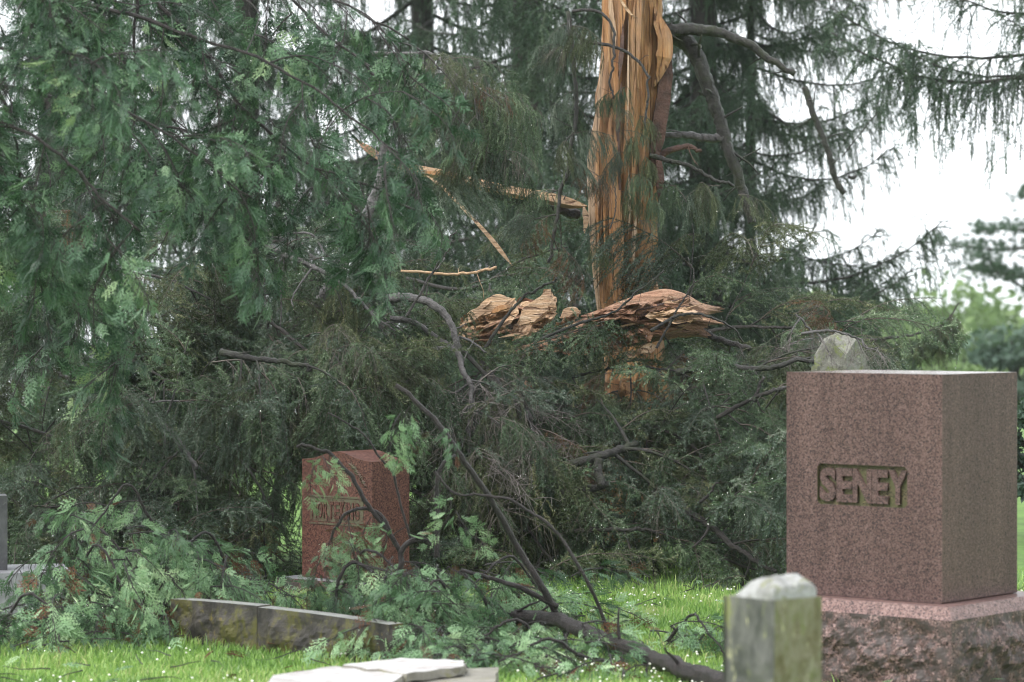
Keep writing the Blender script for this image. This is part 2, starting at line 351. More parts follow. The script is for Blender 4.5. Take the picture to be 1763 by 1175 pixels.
# ------------------------------------------------------------------ foliage pieces shared between boughs
def spruce_spray(seed, L=0.62, nsec=15, sec=0.26, pend=5.0, spacing=0.0024, needle=0.018, wd=0.0036, ndrop=30, bare=0.0):
    rng = np.random.default_rng(seed); mb = MB(); tw = []
    main = grow((0, 0, 0), (1, 0, 0.25), L, 14, 1.6, 0.25, rng)
    tube(mb, main, np.linspace(0.0045, 0.0014, len(main)), 4, 1)
    tips = []
    for k in range(nsec):
        t = 0.06 + 0.92 * (k + rng.uniform(-.3, .3)) / nsec; i = int(np.clip(t * (len(main) - 1), 0, len(main) - 2))
        tan = main[i + 1] - main[i]; tan /= np.linalg.norm(tan)
        side = np.array([-tan[1], tan[0], 0]) * (1 if k % 2 else -1)
        d = tan * rng.uniform(0.3, 0.8) + side * rng.uniform(0.5, 1.0) + np.array([0, 0, rng.uniform(-0.3, 0.15)])
        l = sec * rng.uniform(0.6, 1.25) * (1 - 0.45 * t)
        s = grow(main[i], d, l, 7, pend * rng.uniform(0.6, 1.4), 0.35, rng); tone = rng.beta(0.9, 1.3)
        tube(mb, s, np.linspace(0.0022, 0.0009, len(s)), 3, 1, cap=False)
        isbare = rng.random() < bare
        if not isbare: tw.append((s, tone))
        tips.append(s[-1])
        for q in range(int(l / 0.034)):
            j = rng.integers(1, len(s) - 1); tn = s[j + 1] - s[j]; tn /= np.linalg.norm(tn)
            rv = rng.normal(size=3); rv -= tn * rv.dot(tn); rv /= np.linalg.norm(rv)
            u = grow(s[j], tn * 0.8 + rv * 0.7, sec * rng.uniform(0.2, 0.5), 4, pend, 0.3, rng)
            tube(mb, u, 0.0009, 3, 1, cap=False)
            if not isbare: tw.append((u, np.clip(tone + rng.uniform(-0.2, 0.35), 0, 1)))
            tips.append(u[-1])
    tw.append((main[5:], 0.4))
    needles(mb, tw, spacing, needle, wd, rng)
    tips = np.array(tips); drops(mb, tips[rng.choice(len(tips), min(ndrop, len(tips)), False)], 0.0028, rng, 2)
    return mb

def bare_spray(seed, L=0.5):
    rng = np.random.default_rng(seed); mb = MB(); tips = []
    main = grow((0, 0, 0), (1, 0, 0.1), L, 10, 2.0, 0.5, rng); tube(mb, main, np.linspace(0.005, 0.0015, len(main)), 4, 1)
    for k in range(16):
        i = rng.integers(1, len(main) - 1); d = rng.normal(size=3) + np.array([0.8, 0, -0.3])
        s = grow(main[i], d, rng.uniform(0.1, 0.3), 6, 3.0, 0.6, rng); tube(mb, s, np.linspace(0.0022, 0.001, len(s)), 3, 1, cap=False)
        for q in range(5):
            j = rng.integers(1, len(s)); u = grow(s[j], rng.normal(size=3) + np.array([0, 0, -0.4]), rng.uniform(0.04, 0.12), 4, 4, 0.5, rng)
            tube(mb, u, 0.0010, 3, 1, cap=False); tips.append(u[-1])
    drops(mb, np.array(tips)[:20], 0.0026, rng, 2)
    return mb

def frond(mb, base, d, nrm, L, rng, tone, mi=0):
    """flat cedar fan: rachis, side branchlets, little side scales, all in one bending plane"""
    d = d / np.linalg.norm(d); nrm = nrm - d * nrm.dot(d); nrm /= np.linalg.norm(nrm); s = np.cross(nrm, d)
    Vs, Fs, c = [], [], 0
    curl = rng.uniform(0.1, 0.7)
    def P(x, y): return base + d * x + s * y + nrm * (-curl * (x * x + y * y) / L * 0.6)
    def strip(x0, y0, x1, y1, w):
        nonlocal c
        dx, dy = x1 - x0, y1 - y0; l = math.hypot(dx, dy) + 1e-9; ox, oy = -dy / l * w / 2, dx / l * w / 2
        xm, ym = x0 + dx * 0.45, y0 + dy * 0.45
        Vs.extend([P(x0, y0), P(xm + ox, ym + oy), P(x1, y1), P(xm - ox, ym - oy)]); Fs.extend([[c, c + 1, c + 2], [c, c + 2, c + 3]]); c += 4
    strip(0, 0, L, 0, 0.0048)
    n = 4
    for i in range(n):
        for sg in (-1, 1):
            t = (i + 0.45 + (0.3 if sg > 0 else 0) + rng.uniform(-.15, .15)) / n * 0.86
            bl = L * rng.uniform(0.48, 0.66) * (1 - 0.55 * t); an = math.radians(rng.uniform(30, 46)) * sg; x0 = L * t
            strip(x0, 0, x0 + bl * math.cos(an), bl * math.sin(an), 0.0046)
            for q in range(3):
                for s2 in (-1, 1):
                    u = (q + 0.5 + rng.uniform(-.2, .2)) / 3; sl = bl * rng.uniform(0.26, 0.42) * (1.1 - 0.6 * u); a2 = an + s2 * math.radians(rng.uniform(30, 45))
                    xx, yy = x0 + bl * math.cos(an) * u, bl * math.sin(an) * u
                    strip(xx, yy, xx + sl * math.cos(a2), yy + sl * math.sin(a2), 0.0038)
    mb.add(np.array(Vs), np.array(Fs), mi, np.clip(tone + rng.normal(0, 0.03), 0, 1))

def cedar_spray(seed, L=0.36, n=26, fl=0.092, hang=0.8, ndrop=10, brown=0.0):
    rng = np.random.default_rng(seed); mb = MB(); tips = []
    main = grow((0, 0, 0), (1, 0, 0.1), L, 10, 2.5, 0.35, rng); tube(mb, main, np.linspace(0.0042, 0.0016, len(main)), 4, 1)
    tone0 = rng.uniform(0.1, 0.75)
    for k in range(n):
        t = (k + 0.6) / n; i = int(np.clip(t * (len(main) - 1), 0, len(main) - 2)); tan = main[i + 1] - main[i]; tan /= np.linalg.norm(tan)
        side = rng.normal(size=3); side -= tan * side.dot(tan); side /= np.linalg.norm(side)
        d = tan * rng.uniform(0.2, 0.9) + side * 0.8 + np.array([0, 0, -hang * rng.uniform(0.4, 1.6)])
        if k == n - 1: d = tan + np.array([0, 0, -hang * 0.7])
        d /= np.linalg.norm(d)
        stem = grow(main[i], d, rng.uniform(0.02, 0.10), 4, 6, 0.5, rng); tube(mb, stem, 0.0013, 3, 1, cap=False)
        nrm = np.array([rng.normal(0, .55), rng.normal(0, .55), 1.0]) if hang < 0.5 else np.array([rng.normal(0, 1), rng.normal(0, 1), 0.35])
        mi = 3 if rng.random() < brown else 0
        frond(mb, stem[-1], stem[-1] - stem[-2], nrm, fl * rng.uniform(0.55, 1.4), rng, tone0 + rng.uniform(-.35, .4), mi)
        tips.append(stem[-1] + d * fl * 0.9)
    drops(mb, np.array(tips)[:ndrop], 0.0026, rng, 2)
    return mb

def curtain_bough(seed, L=2.8, nsec=26, hang=0.62, spacing=0.0042, needle=0.027, wd=0.0085):
    """a whole branch of a standing Norway spruce: arching axis with twigs hanging in a curtain"""
    rng = np.random.default_rng(seed); mb = MB(); tw = []
    t = np.linspace(0, 1, 22); z = -0.55 * np.sin(t * np.pi * 0.75) + 0.42 * t ** 2.5
    main = np.stack([t * L, 0.12 * np.sin(t * 3 + rng.uniform(0, 6)), z * L / 2.8], 1) + np.cumsum(rng.normal(0, 0.008, (22, 3)), 0)
    tube(mb, main, np.linspace(0.028, 0.006, 22), 6, 1)
    for k in range(nsec):
        u = 0.10 + 0.9 * (k + rng.uniform(-.35, .35)) / nsec; i = int(np.clip(u * 21, 0, 20)); tan = main[i + 1] - main[i]; tan /= np.linalg.norm(tan)
        side = np.array([-tan[1], tan[0], 0]) * (1 if k % 2 else -1)
        arm = grow(main[i], tan * 0.75 + side * rng.uniform(0.4, 1.1), rng.uniform(0.12, 0.4) * (1.15 - 0.6 * u), 6, 2.5, 0.3, rng)
        tube(mb, arm, np.linspace(0.007, 0.003, len(arm)), 4, 1, cap=False); tw.append((arm[1:], 0.45))
        cl = rng.uniform(0.25, 1.3)
        if rng.random() < 0.16: continue
        for q in range(rng.integers(3, 10)):
            j = rng.integers(1, len(arm)); l = hang * cl * rng.uniform(0.12, 1.3) * (1.1 - 0.5 * u) + 0.05
            s = grow(arm[j], rng.normal(0, 0.5, 3) + tan * 0.35, l, 7, rng.uniform(3, 13), 0.45, rng); tone = rng.uniform(0.0, 0.9); tw.append((s, tone))
            tube(mb, s, np.linspace(0.0034, 0.0015, len(s)), 3, 1, cap=False)
            for w in range(int(l / 0.13)):
                jj = rng.integers(1, len(s) - 1); x = grow(s[jj], rng.normal(0, 0.7, 3) + (s[jj + 1] - s[jj]) * 8, rng.uniform(0.08, 0.22), 4, 6, 0.2, rng); tw.append((x, tone))
    needles(mb, tw, spacing, needle, wd, rng)
    return mb

MATS_S = ['needle', 'twig', 'drop']; MATS_B = ['needle', 'dead_twig', 'drop']; M['bare_twig'] = bark_mat('bare_grey_twig', (0.10, 0.085, 0.08), (0.27, 0.235, 0.22), None, 0, 0.5, 30)
LIB = {}
LIB['spray'] = [spruce_spray(100 + k, L=0.42 + 0.03 * k, nsec=17, pend=(0.8, 2.0, 3.5, 5.0)[k % 4], sec=0.17 + 0.02 * (k % 4)).mesh('spruce_spray', MATS_S) for k in range(8)]
LIB['hang'] = [spruce_spray(140 + k, L=0.55, nsec=18, sec=0.42, pend=14.0).mesh('spruce_hanging_spray', MATS_S) for k in range(4)]
LIB['thin'] = [spruce_spray(160 + k, L=0.6, nsec=14, sec=0.34, pend=9.0, bare=0.55).mesh('spruce_thin_spray', MATS_B) for k in range(4)]
LIB['bare'] = [bare_spray(180 + k).mesh('bare_spray', ['needle', 'bare_twig', 'drop']) for k in range(4)]
LIB['cedar'] = [cedar_spray(200 + k, hang=(0.9, 1.3, 0.6)[k % 3]).mesh('cedar_spray', ['cedar', 'bark_cedar', 'drop', 'cone']) for k in range(7)]
LIB['cut'] = [cedar_spray(220 + k, hang=(0.35, 0.8, 0.5)[k % 3], brown=0.05).mesh('cut_cedar_spray', ['cedar_cut', 'bark_cedar', 'drop', 'cone']) for k in range(6)]
LIB['curtain'] = [curtain_bough(240 + k, L=(2.8, 3.2, 2.4, 2.9, 2.0)[k], hang=(0.75, 0.95, 0.65, 1.05, 0.8)[k]).mesh('curtain_bough', ['needle_blue', 'bark', 'drop']) for k in range(5)]
M['needle_olive'] = leaf_mat('olive_spruce_needles', [(0.0, (0.012, 0.018, 0.009)), (0.4, (0.058, 0.078, 0.034)), (0.75, (0.14, 0.165, 0.08)), (1.0, (0.27, 0.27, 0.14))], 0.42, 0.15)
M['needle_grey'] = leaf_mat('grey_green_spruce_needles', [(0.0, (0.012, 0.022, 0.016)), (0.4, (0.055, 0.088, 0.064)), (0.75, (0.145, 0.195, 0.145)), (1.0, (0.27, 0.31, 0.24))], 0.36, 0.15)
M['needle_brown'] = leaf_mat('dead_brown_needles', [(0.0, (0.05, 0.025, 0.012)), (0.6, (0.16, 0.08, 0.04)), (1.0, (0.25, 0.14, 0.08))], 0.6, 0.1)
for kd in ('spray', 'hang', 'thin'):
    for me in list(LIB[kd]):
        for alt in (('needle_olive', 'needle', 'needle_grey', 'needle') if kd == 'spray' else ('needle_olive', 'needle_grey')):
            m2 = me.copy(); m2.materials[0] = M[alt]; LIB[kd].append(m2)
m2 = LIB['thin'][0].copy(); m2.materials[0] = M['needle_brown']; LIB['thin'].append(m2)
print('library tris', sum(len(m.polygons) for v in LIB.values() for m in v))

def basis(loc, d, tilt=0.0, roll=0.0, scale=1.0, keep_up=0.75):
    """matrix whose X follows d; keep_up pulls Z towards the vertical so that hanging twigs hang"""
    d = Vector(d).normalized(); h = Vector((d.x, d.y, d.z * (1 - keep_up)))
    if h.length < 1e-3: h = Vector((1, 0, 0))
    x = h.normalized(); up = Vector((0, 0, 1)); y = up.cross(x).normalized(); z = x.cross(y)
    m = Matrix((x, y, z)).transposed() @ Matrix.Rotation(roll, 3, 'X') @ Matrix.Rotation(tilt, 3, 'Y')
    return Matrix.Translation(loc) @ m.to_4x4() @ Matrix.Scale(scale, 4)

def put(root, name, me, mw):
    o = bpy.data.objects.new(name, me); col.objects.link(o); o.parent = root
    o.matrix_basis = Matrix.Translation(-root.location) @ mw
    return o

def limb_mesh(root, name, pts, r0, r1, mat, sides=10, n=None, wob=0.022, seed=0, bumpy=0.15, extra=()):
    rng = np.random.default_rng(seed + 5000); n = n or max(14, 8 * len(pts)); P = smooth_path(pts, n)
    P = P + np.cumsum(rng.normal(0, wob * 0.3, P.shape), 0) * np.linspace(0, 1, n)[:, None]
    mb = MB(); tube(mb, P - np.array(root.location), np.linspace(r0, r1, n), sides, 0, bumpy, rng)
    tot = np.linalg.norm(np.diff(P, axis=0), axis=1).sum()
    for q in range(int(tot * 7) if sides < 14 else 0):           # snapped stubs and little side twigs
        i = rng.integers(1, n - 1); rr = r0 + (r1 - r0) * i / n; d = rng.normal(size=3)
        st = grow(P[i], d, rr * rng.uniform(2, 5) + (rng.uniform(0.03, 0.16) if rng.random() < 0.6 else 0), 5, 1.5, 0.8, rng); tube(mb, st - np.array(root.location), np.linspace(max(0.0016, rr * 0.28), max(0.001, rr * 0.10), 6), 5, 0, 0.1, rng)
    for e in extra:
        Q = smooth_path(e[0], max(12, 6 * len(e[0]))); Q = Q + np.cumsum(rng.normal(0, 0.0035, Q.shape), 0) * np.linspace(0, 1, len(Q))[:, None]; tube(mb, Q - np.array(root.location), np.linspace(e[1], e[2], len(Q)), 8, 0, 0.14, rng)
    link(name, mb.mesh(name, [mat], True), root)
    return P

def bough(name, label, cat, limb, r, mat, kinds, dens=1.0, sec=(0.4, 0.9), ns=None, seed=1, start=0.0, group=None, scale=(0.8, 1.25), droop=1.3, spread=1.0, limbname='limb', updir=0.1, extra=(), per=0.17, roll=0.35, bias=(0, 0, 0)):
    """limb + side branches + sprays hung along them; limb is a list of (px, py, d) or world points"""
    rng = np.random.default_rng(seed); pts = [W(*p) if isinstance(p, tuple) else p for p in limb]
    root = empty(name, pts[0], label, cat, group)
    P = limb_mesh(root, limbname, pts, r[0], r[1], mat, 9, seed=seed, extra=[([W(*q) if isinstance(q, tuple) else q for q in e[0]], e[1], e[2]) for e in extra])
    Ls = np.r_[0, np.cumsum(np.linalg.norm(np.diff(P, axis=0), axis=1))]; tot = Ls[-1]
    ns = ns if ns is not None else max(3, int(tot * 5.5 * dens))
    mb = MB(); spots = []
    for k in range(ns):
        s = tot * (start + (1 - start) * (k + rng.uniform(0.1, 0.9)) / ns); i = int(np.clip(np.searchsorted(Ls, s) - 1, 0, len(P) - 2))
        tan = P[i + 1] - P[i]; tan /= np.linalg.norm(tan); rv = rng.normal(size=3); rv -= tan * rv.dot(tan); rv /= np.linalg.norm(rv)
        d = tan * rng.uniform(0.1, 0.8) + rv * spread + np.array([0, -0.15, updir]) + np.array(bias)
        l = rng.uniform(*sec) * (1.05 - 0.4 * s / tot)
        B = grow(P[i], d, l, 8, droop, 0.25, rng); tube(mb, B - np.array(root.location), np.linspace(max(0.006, r[1] * 0.6), 0.003, len(B)), 5, 0, 0.05, rng, cap=False)
        m = max(2, int(l / per))
        for q in range(m):
            j = int(np.clip((q + 0.7) / m * 8, 1, 7)); dd = B[j + 1] - B[j]
            dd = dd / np.linalg.norm(dd) + rng.normal(0, 0.55, 3)
            spots.append((B[j], dd))
    if mb.n: link('side_branches', mb.mesh('side_branches', [mat], True), root)['kind'] = 'stuff'
    for b, dd in spots:
        kind = kinds[rng.integers(len(kinds))]; lib = LIB[kind]
        put(root, 'spray', lib[rng.integers(len(lib))], basis(Vector(b), dd, rng.normal(0, 0.25), rng.normal(0, roll), rng.uniform(*scale)))
    return root, P

exec_sections = []
# ------------------------------------------------------------------ ground, grass, clover
def hz(x, y):
    z = 0.05 * math.sin(x * 0.7 + 1) * math.sin(y * 0.45) * min(1, max(0, (y - 14) / 4.0))
    z -= 0.07 * min(1.0, max(0.0, (x - 0.55) / 0.7)) * min(1.0, max(0.0, (14.0 - y) / 1.5))
    if y > 36: z -= min(9.0, 0.0032 * (y - 36) ** 2 if y < 70 else 3.7 + 0.09 * (y - 70))
    return z
def build_ground():
    ys = np.unique(np.concatenate([np.linspace(-30, 8, 12), np.linspace(8, 30, 56), np.linspace(30, 120, 46), np.linspace(120, 300, 20)]))
    xs = np.unique(np.concatenate([np.linspace(-200, -12, 18), np.linspace(-12, 12, 60), np.linspace(12, 200, 18)]))
    V = np.array([[x, y, hz(x, y)] for y in ys for x in xs]); nx = len(xs); F = []
    for j in range(len(ys) - 1):
        for i in range(nx - 1):
            a = j * nx + i; F += [[a, a + 1, a + nx + 1], [a, a + nx + 1, a + nx]]
    mb = MB(); mb.add(V, F); o = link('ground', mb.mesh('ground', ['ground'], True)); o['kind'] = 'structure'
    o['label'] = 'green cemetery lawn under the fallen branches'
build_ground()
def build_grass():
    rng = np.random.default_rng(3); n = 120000
    y = 9.3 + 8.0 * rng.random(n) ** 0.9; x = rng.uniform(-0.195, 0.195, n) * y
    keep = ~((y > 15.7 + 0.25 * np.sin(x * 3)) & (rng.random(n) < 0.8)); x, y = x[keep], y[keep]; n = len(x)
    z = np.array([hz(a, b) for a, b in zip(x, y)])
    cl = np.array([mnoise.noise(Vector((a * 2.2, b * 2.2, 3.0))) for a, b in zip(x, y)])
    h = (0.042 + 0.022 * cl + 0.025 * rng.random(n)) * np.where(rng.random(n) < 0.025, 2.0, 1.0); h = np.clip(h * 0.66, 0.022, 0.14)
    an = rng.uniform(0, 2 * np.pi, n); w = rng.uniform(0.0018, 0.0036, n); le = h * rng.uniform(0.1, 0.8, n); la = rng.uniform(0, 2 * np.pi, n)
    p = np.stack([x, y, z], 1); sx = np.stack([np.cos(an) * w, np.sin(an) * w, 0 * w], 1)
    mid = p + np.stack([np.cos(la) * le * 0.3, np.sin(la) * le * 0.3, h * 0.6], 1); tip = p + np.stack([np.cos(la) * le, np.sin(la) * le, h], 1)
    V = np.stack([p - sx, p + sx, mid + sx * 0.8, mid - sx * 0.8, tip], 1).reshape(-1, 3); b = np.arange(n)[:, None] * 5
    F = np.concatenate([b + [0, 1, 2], b + [0, 2, 3], b + [3, 2, 4]])
    a = np.repeat(np.clip(0.45 + 0.65 * cl + rng.normal(0, 0.25, n), 0, 1), 5)
    mb = MB(); mb.add(V, F, 0, a); o = link('grass', mb.mesh('grass', ['grass'], True)); o['kind'] = 'stuff'; o['category'] = 'grass'
    o['label'] = 'short bright green grass between the stones'
    mb = MB(); c = 0
    while c < 950:
        yy = 9.5 + 6.4 * rng.random(); xx = rng.uniform(-0.19, 0.19) * yy
        if mnoise.noise(Vector((xx * 1.1, yy * 1.1, 9.0))) + rng.normal(0, 0.12) < 0.12: continue
        if xx > 0.9 and yy < 12.3 and rng.random() < 0.8: continue
        q = np.array([xx, yy, hz(xx, yy) + rng.uniform(0.035, 0.06)]); r = rng.uniform(0.0035, 0.0062)
        mb.add(OCT * np.array([r, r, r * 0.85]) + q, OCF, 0)
        v, f = BALL; mb.add(v * np.array([r, r, r * 0.85]) * (1 + rng.normal(0, 0.12, (len(v), 1))) + q, f, 0)
        tube(mb, [q - [0, 0, 0.09], q], 0.0012, 3, 1, cap=False); c += 1
    o = link('clover_flowers', mb.mesh('clover_flowers', ['clover', 'grass'])); o['kind'] = 'stuff'; o['category'] = 'clover'
    o['label'] = 'small white clover heads scattered through the grass'
build_grass()
def build_litter():
    rng = np.random.default_rng(12); mb = MB()
    for k in range(420):
        y = 9.6 + 6.2 * rng.random(); x = rng.uniform(-0.19, 0.19) * y; p = np.array([x, y, hz(x, y) + rng.uniform(0.03, 0.07)]); an = rng.uniform(0, 6.28); d = np.array([math.cos(an), math.sin(an), rng.normal(0, 0.15)])
        if rng.random() < 0.6: tube(mb, grow(p, d, rng.uniform(0.05, 0.25), 5, 0.2, 0.6, rng), np.linspace(0.003, 0.0012, 6), 4, 1)
        else: frond(mb, p, d, np.array([rng.normal(0, .4), rng.normal(0, .4), 1.0]), rng.uniform(0.05, 0.11), rng, rng.uniform(0.2, 0.9), 2 if rng.random() < 0.25 else 0)
    o = link('storm_litter', mb.mesh('storm_litter', ['cedar_cut', 'bark_cedar', 'cone'])); o['kind'] = 'stuff'; o['category'] = 'litter'; o['label'] = 'snapped twigs and cedar bits strewn over the grass'
build_litter()

# ------------------------------------------------------------------ stones
def rotz(a): return Matrix.Rotation(a, 4, 'Z')
def box_rough(mb, sx, sy, z0, z1, seg=18, amp=0.0, freq=8.0, mi=0, seed=0, top_flat=True, bev=0.0, mi_top=None, taper=1.0):
    """subdivided box, its side faces pushed in and out by noise"""
    def face(o, u, v, nu, nv, push, mi):
        o, u, v = map(np.array, (o, u, v)); V = []
        nrm = np.cross(u, v).astype(float); nrm /= np.linalg.norm(nrm)
        for j in range(nv + 1):
            for i in range(nu + 1):
                p = o + u * i / nu + v * j / nv; V.append(p)
        V = np.array(V, float)
        if push:
            for k in range(len(V)):
                q = Vector(V[k]) * freq + Vector((seed, seed * 1.7, 0)); ed = 1.0
                f = mnoise.fractal(q, 0.8, 2.1, 4); f2 = abs(mnoise.noise(q * 0.6 + Vector((5, 5, 5))))
                j, i = divmod(k, nu + 1); edge = min(1.0, 3.0 * min(j, nv - j) / nv + 0.05) * min(1.0, 8.0 * min(i, nu - i) / nu)
                V[k] += nrm * amp * (0.9 * f + 1.2 * f2) * edge
        F = []
        for j in range(nv):
            for i in range(nu):
                a = j * (nu + 1) + i; F += [[a, a + 1, a + nu + 2], [a, a + nu + 2, a + nu + 1]]
        mb.add(V, F, mi)
    hx, hy = sx / 2, sy / 2; h = z1 - z0; nz = max(2, int(seg * h / max(sx, sy)) + 2); tx, ty = hx * taper, hy * taper
    p = amp > 0
    for (ax, ay, bx, by) in ((-1, -1, 1, -1), (1, -1, 1, 1), (1, 1, -1, 1), (-1, 1, -1, -1)):
        o = np.array([ax * hx, ay * hy, z0]); e = np.array([bx * hx, by * hy, z0]); t = np.array([ax * tx, ay * ty, z1])
        face(o, e - o, t - o, seg, nz, p, mi)
    face((-tx, -ty, z1), (2 * tx, 0, 0), (0, 2 * ty, 0), 2, 2, False, mi if mi_top is None else mi_top)
    face((-hx, hy, z0), (2 * hx, 0, 0), (0, -2 * hy, 0), 1, 1, False, mi)

def letter_mesh(ch, h, wfac, depth, mat, off=0.0):
    cu = bpy.data.curves.new('letter', 'FONT'); cu.body = ch; cu.size = 1.0; cu.extrude = 0.5; cu.offset = off; cu.resolution_u = 3
    o = bpy.data.objects.new('letter', cu); col.objects.link(o); bpy.context.view_layer.update()
    me = bpy.data.meshes.new_from_object(o.evaluated_get(bpy.context.evaluated_depsgraph_get())); bpy.data.objects.remove(o); bpy.data.curves.remove(cu)
    n = len(me.vertices); v = np.empty(n * 3, np.float32); me.vertices.foreach_get('co', v); v = v.reshape(-1, 3)
    mn, mx = v.min(0), v.max(0); s = h / (mx[1] - mn[1])
    out = np.stack([(v[:, 0] - (mn[0] + mx[0]) / 2) / (mx[0] - mn[0]) * wfac, -np.sign(v[:, 2]) * depth / 2, (v[:, 1] - mn[1]) * s], 1)
    me.vertices.foreach_set('co', out.astype(np.float32).ravel()); me.materials.clear(); me.materials.append(M[mat]); me.update(); me.name = 'letter'
    return me

def die_with_recess(wd, dp, h, pan, depth, mats, cut=0.014, top=None):
    """stone block whose front (-Y) has a sunk panel with clipped corners; pan = (x0, z0, x1, z1)"""
    mb = MB(); hx, hy = wd / 2, dp / 2; x0, z0, x1, z1 = pan; b = 0.006
    o = [(-hx, 0), (hx, 0), (hx, h), (-hx, h)]
    i8 = [(x0 + cut, z0), (x1 - cut, z0), (x1, z0 + cut), (x1, z1 - cut), (x1 - cut, z1), (x0 + cut, z1), (x0, z1 - cut), (x0, z0 + cut)]
    V = [(x, -hy, z) for x, z in o] + [(x, -hy, z) for x, z in i8] + [(x, -hy + depth, z) for x, z in i8]
    F = [[0, 1, 4], [1, 5, 4], [1, 6, 5], [1, 2, 6], [2, 7, 6], [2, 8, 7], [2, 3, 8], [3, 9, 8], [3, 10, 9], [3, 0, 10], [0, 11, 10], [0, 4, 11]]
    mb.add(V, F, 0)
    F2 = []; Fl = []
    for k in range(8):
        a, c = 4 + k, 4 + (k + 1) % 8; F2 += [[a, c, c + 8], [a, c + 8, a + 8]]
    mb.add(V, F2, 1); mb.add(V, [[12, 12 + k, 13 + k] for k in range(1, 7)], 1)
    B = [(-hx, -hy, 0), (hx, -hy, 0), (hx, hy, 0), (-hx, hy, 0), (-hx, -hy, h), (hx, -hy, h), (hx, hy, h), (-hx, hy, h)]
    mb.add(B, [[1, 2, 6], [1, 6, 5], [2, 3, 7], [2, 7, 6], [3, 0, 4], [3, 4, 7], [0, 3, 2], [0, 2, 1]], 0)
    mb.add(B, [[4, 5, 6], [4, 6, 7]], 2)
    return mb

def build_seney():
    d0 = 12.05; near = W(1622, 1040, d0); th = math.radians(40); Wd, Dp, H = 0.796, 0.631, 0.972
    u = Vector((-math.cos(th), math.sin(th), 0)); v = Vector((math.sin(th), math.cos(th), 0))     # along the lettered face, along the side
    zb = near.z; c = Vector((near.x, near.y, 0)) + u * Wd / 2 + v * Dp / 2
    root = empty('granite_monument', (c.x, c.y, 0), 'large red-brown granite monument carved SENEY on rock-faced base', 'gravestone')
    root.rotation_euler.z = -th
    cx, cz = -0.015, H - 0.49
    pan = (-0.235, H - 0.575, 0.225, H - 0.398)
    mb = die_with_recess(Wd, Dp, H, pan, 0.02, None)
    die = link('die', mb.mesh('die', ['granite', 'granite_moss', 'granite_wet']), root); die.location.z = zb
    bv = die.modifiers.new('edge', 'BEVEL'); bv.width = 0.005; bv.segments = 2; bv.limit_method = 'ANGLE'; bv.angle_limit = math.radians(40)
    die['label'] = 'smooth block with sunk name panel'
    x = pan[0] + 0.008; wds = [0.086, 0.082, 0.096, 0.082, 0.094]; hh = pan[3] - pan[1] - 0.03
    for ch, w in zip('SENEY', wds):
        o = link('letter', letter_mesh(ch, hh, w, 0.0145, 'granite', 0.045), die); o.location = (x + w / 2, -Dp / 2 + 0.0115, pan[1] + 0.013); x += w + 0.002
    mb = MB(); box_rough(mb, Wd + 0.24, Dp + 0.24, -0.05, zb - 0.055, 80, 0.042, 7.0, 0, 3, mi_top=0)
    base = link('base', mb.mesh('base', ['granite_rough']), root)
    mb = MB(); e = 0.115; s1, s2 = Wd + 2 * e, Dp + 2 * e; zt = zb - 0.002; zl = zb - 0.057
    hx, hy, kx, ky = s1 / 2 + 0.004, s2 / 2 + 0.004, s1 / 2 - 0.025, s2 / 2 - 0.025
    V = [(-hx, -hy, zl), (hx, -hy, zl), (hx, hy, zl), (-hx, hy, zl), (-kx, -ky, zt), (kx, -ky, zt), (kx, ky, zt), (-kx, ky, zt)]
    mb.add(V, [[0, 1, 5], [0, 5, 4], [1, 2, 6], [1, 6, 5], [2, 3, 7], [2, 7, 6], [3, 0, 4], [3, 4, 7], [4, 5, 6], [4, 6, 7], [0, 3, 2], [0, 2, 1]])
    led = link('base_ledge', mb.mesh('base_ledge', ['granite_top']), root)
    led['label'] = 'smooth pink sloping margin above the rough base'
build_seney()

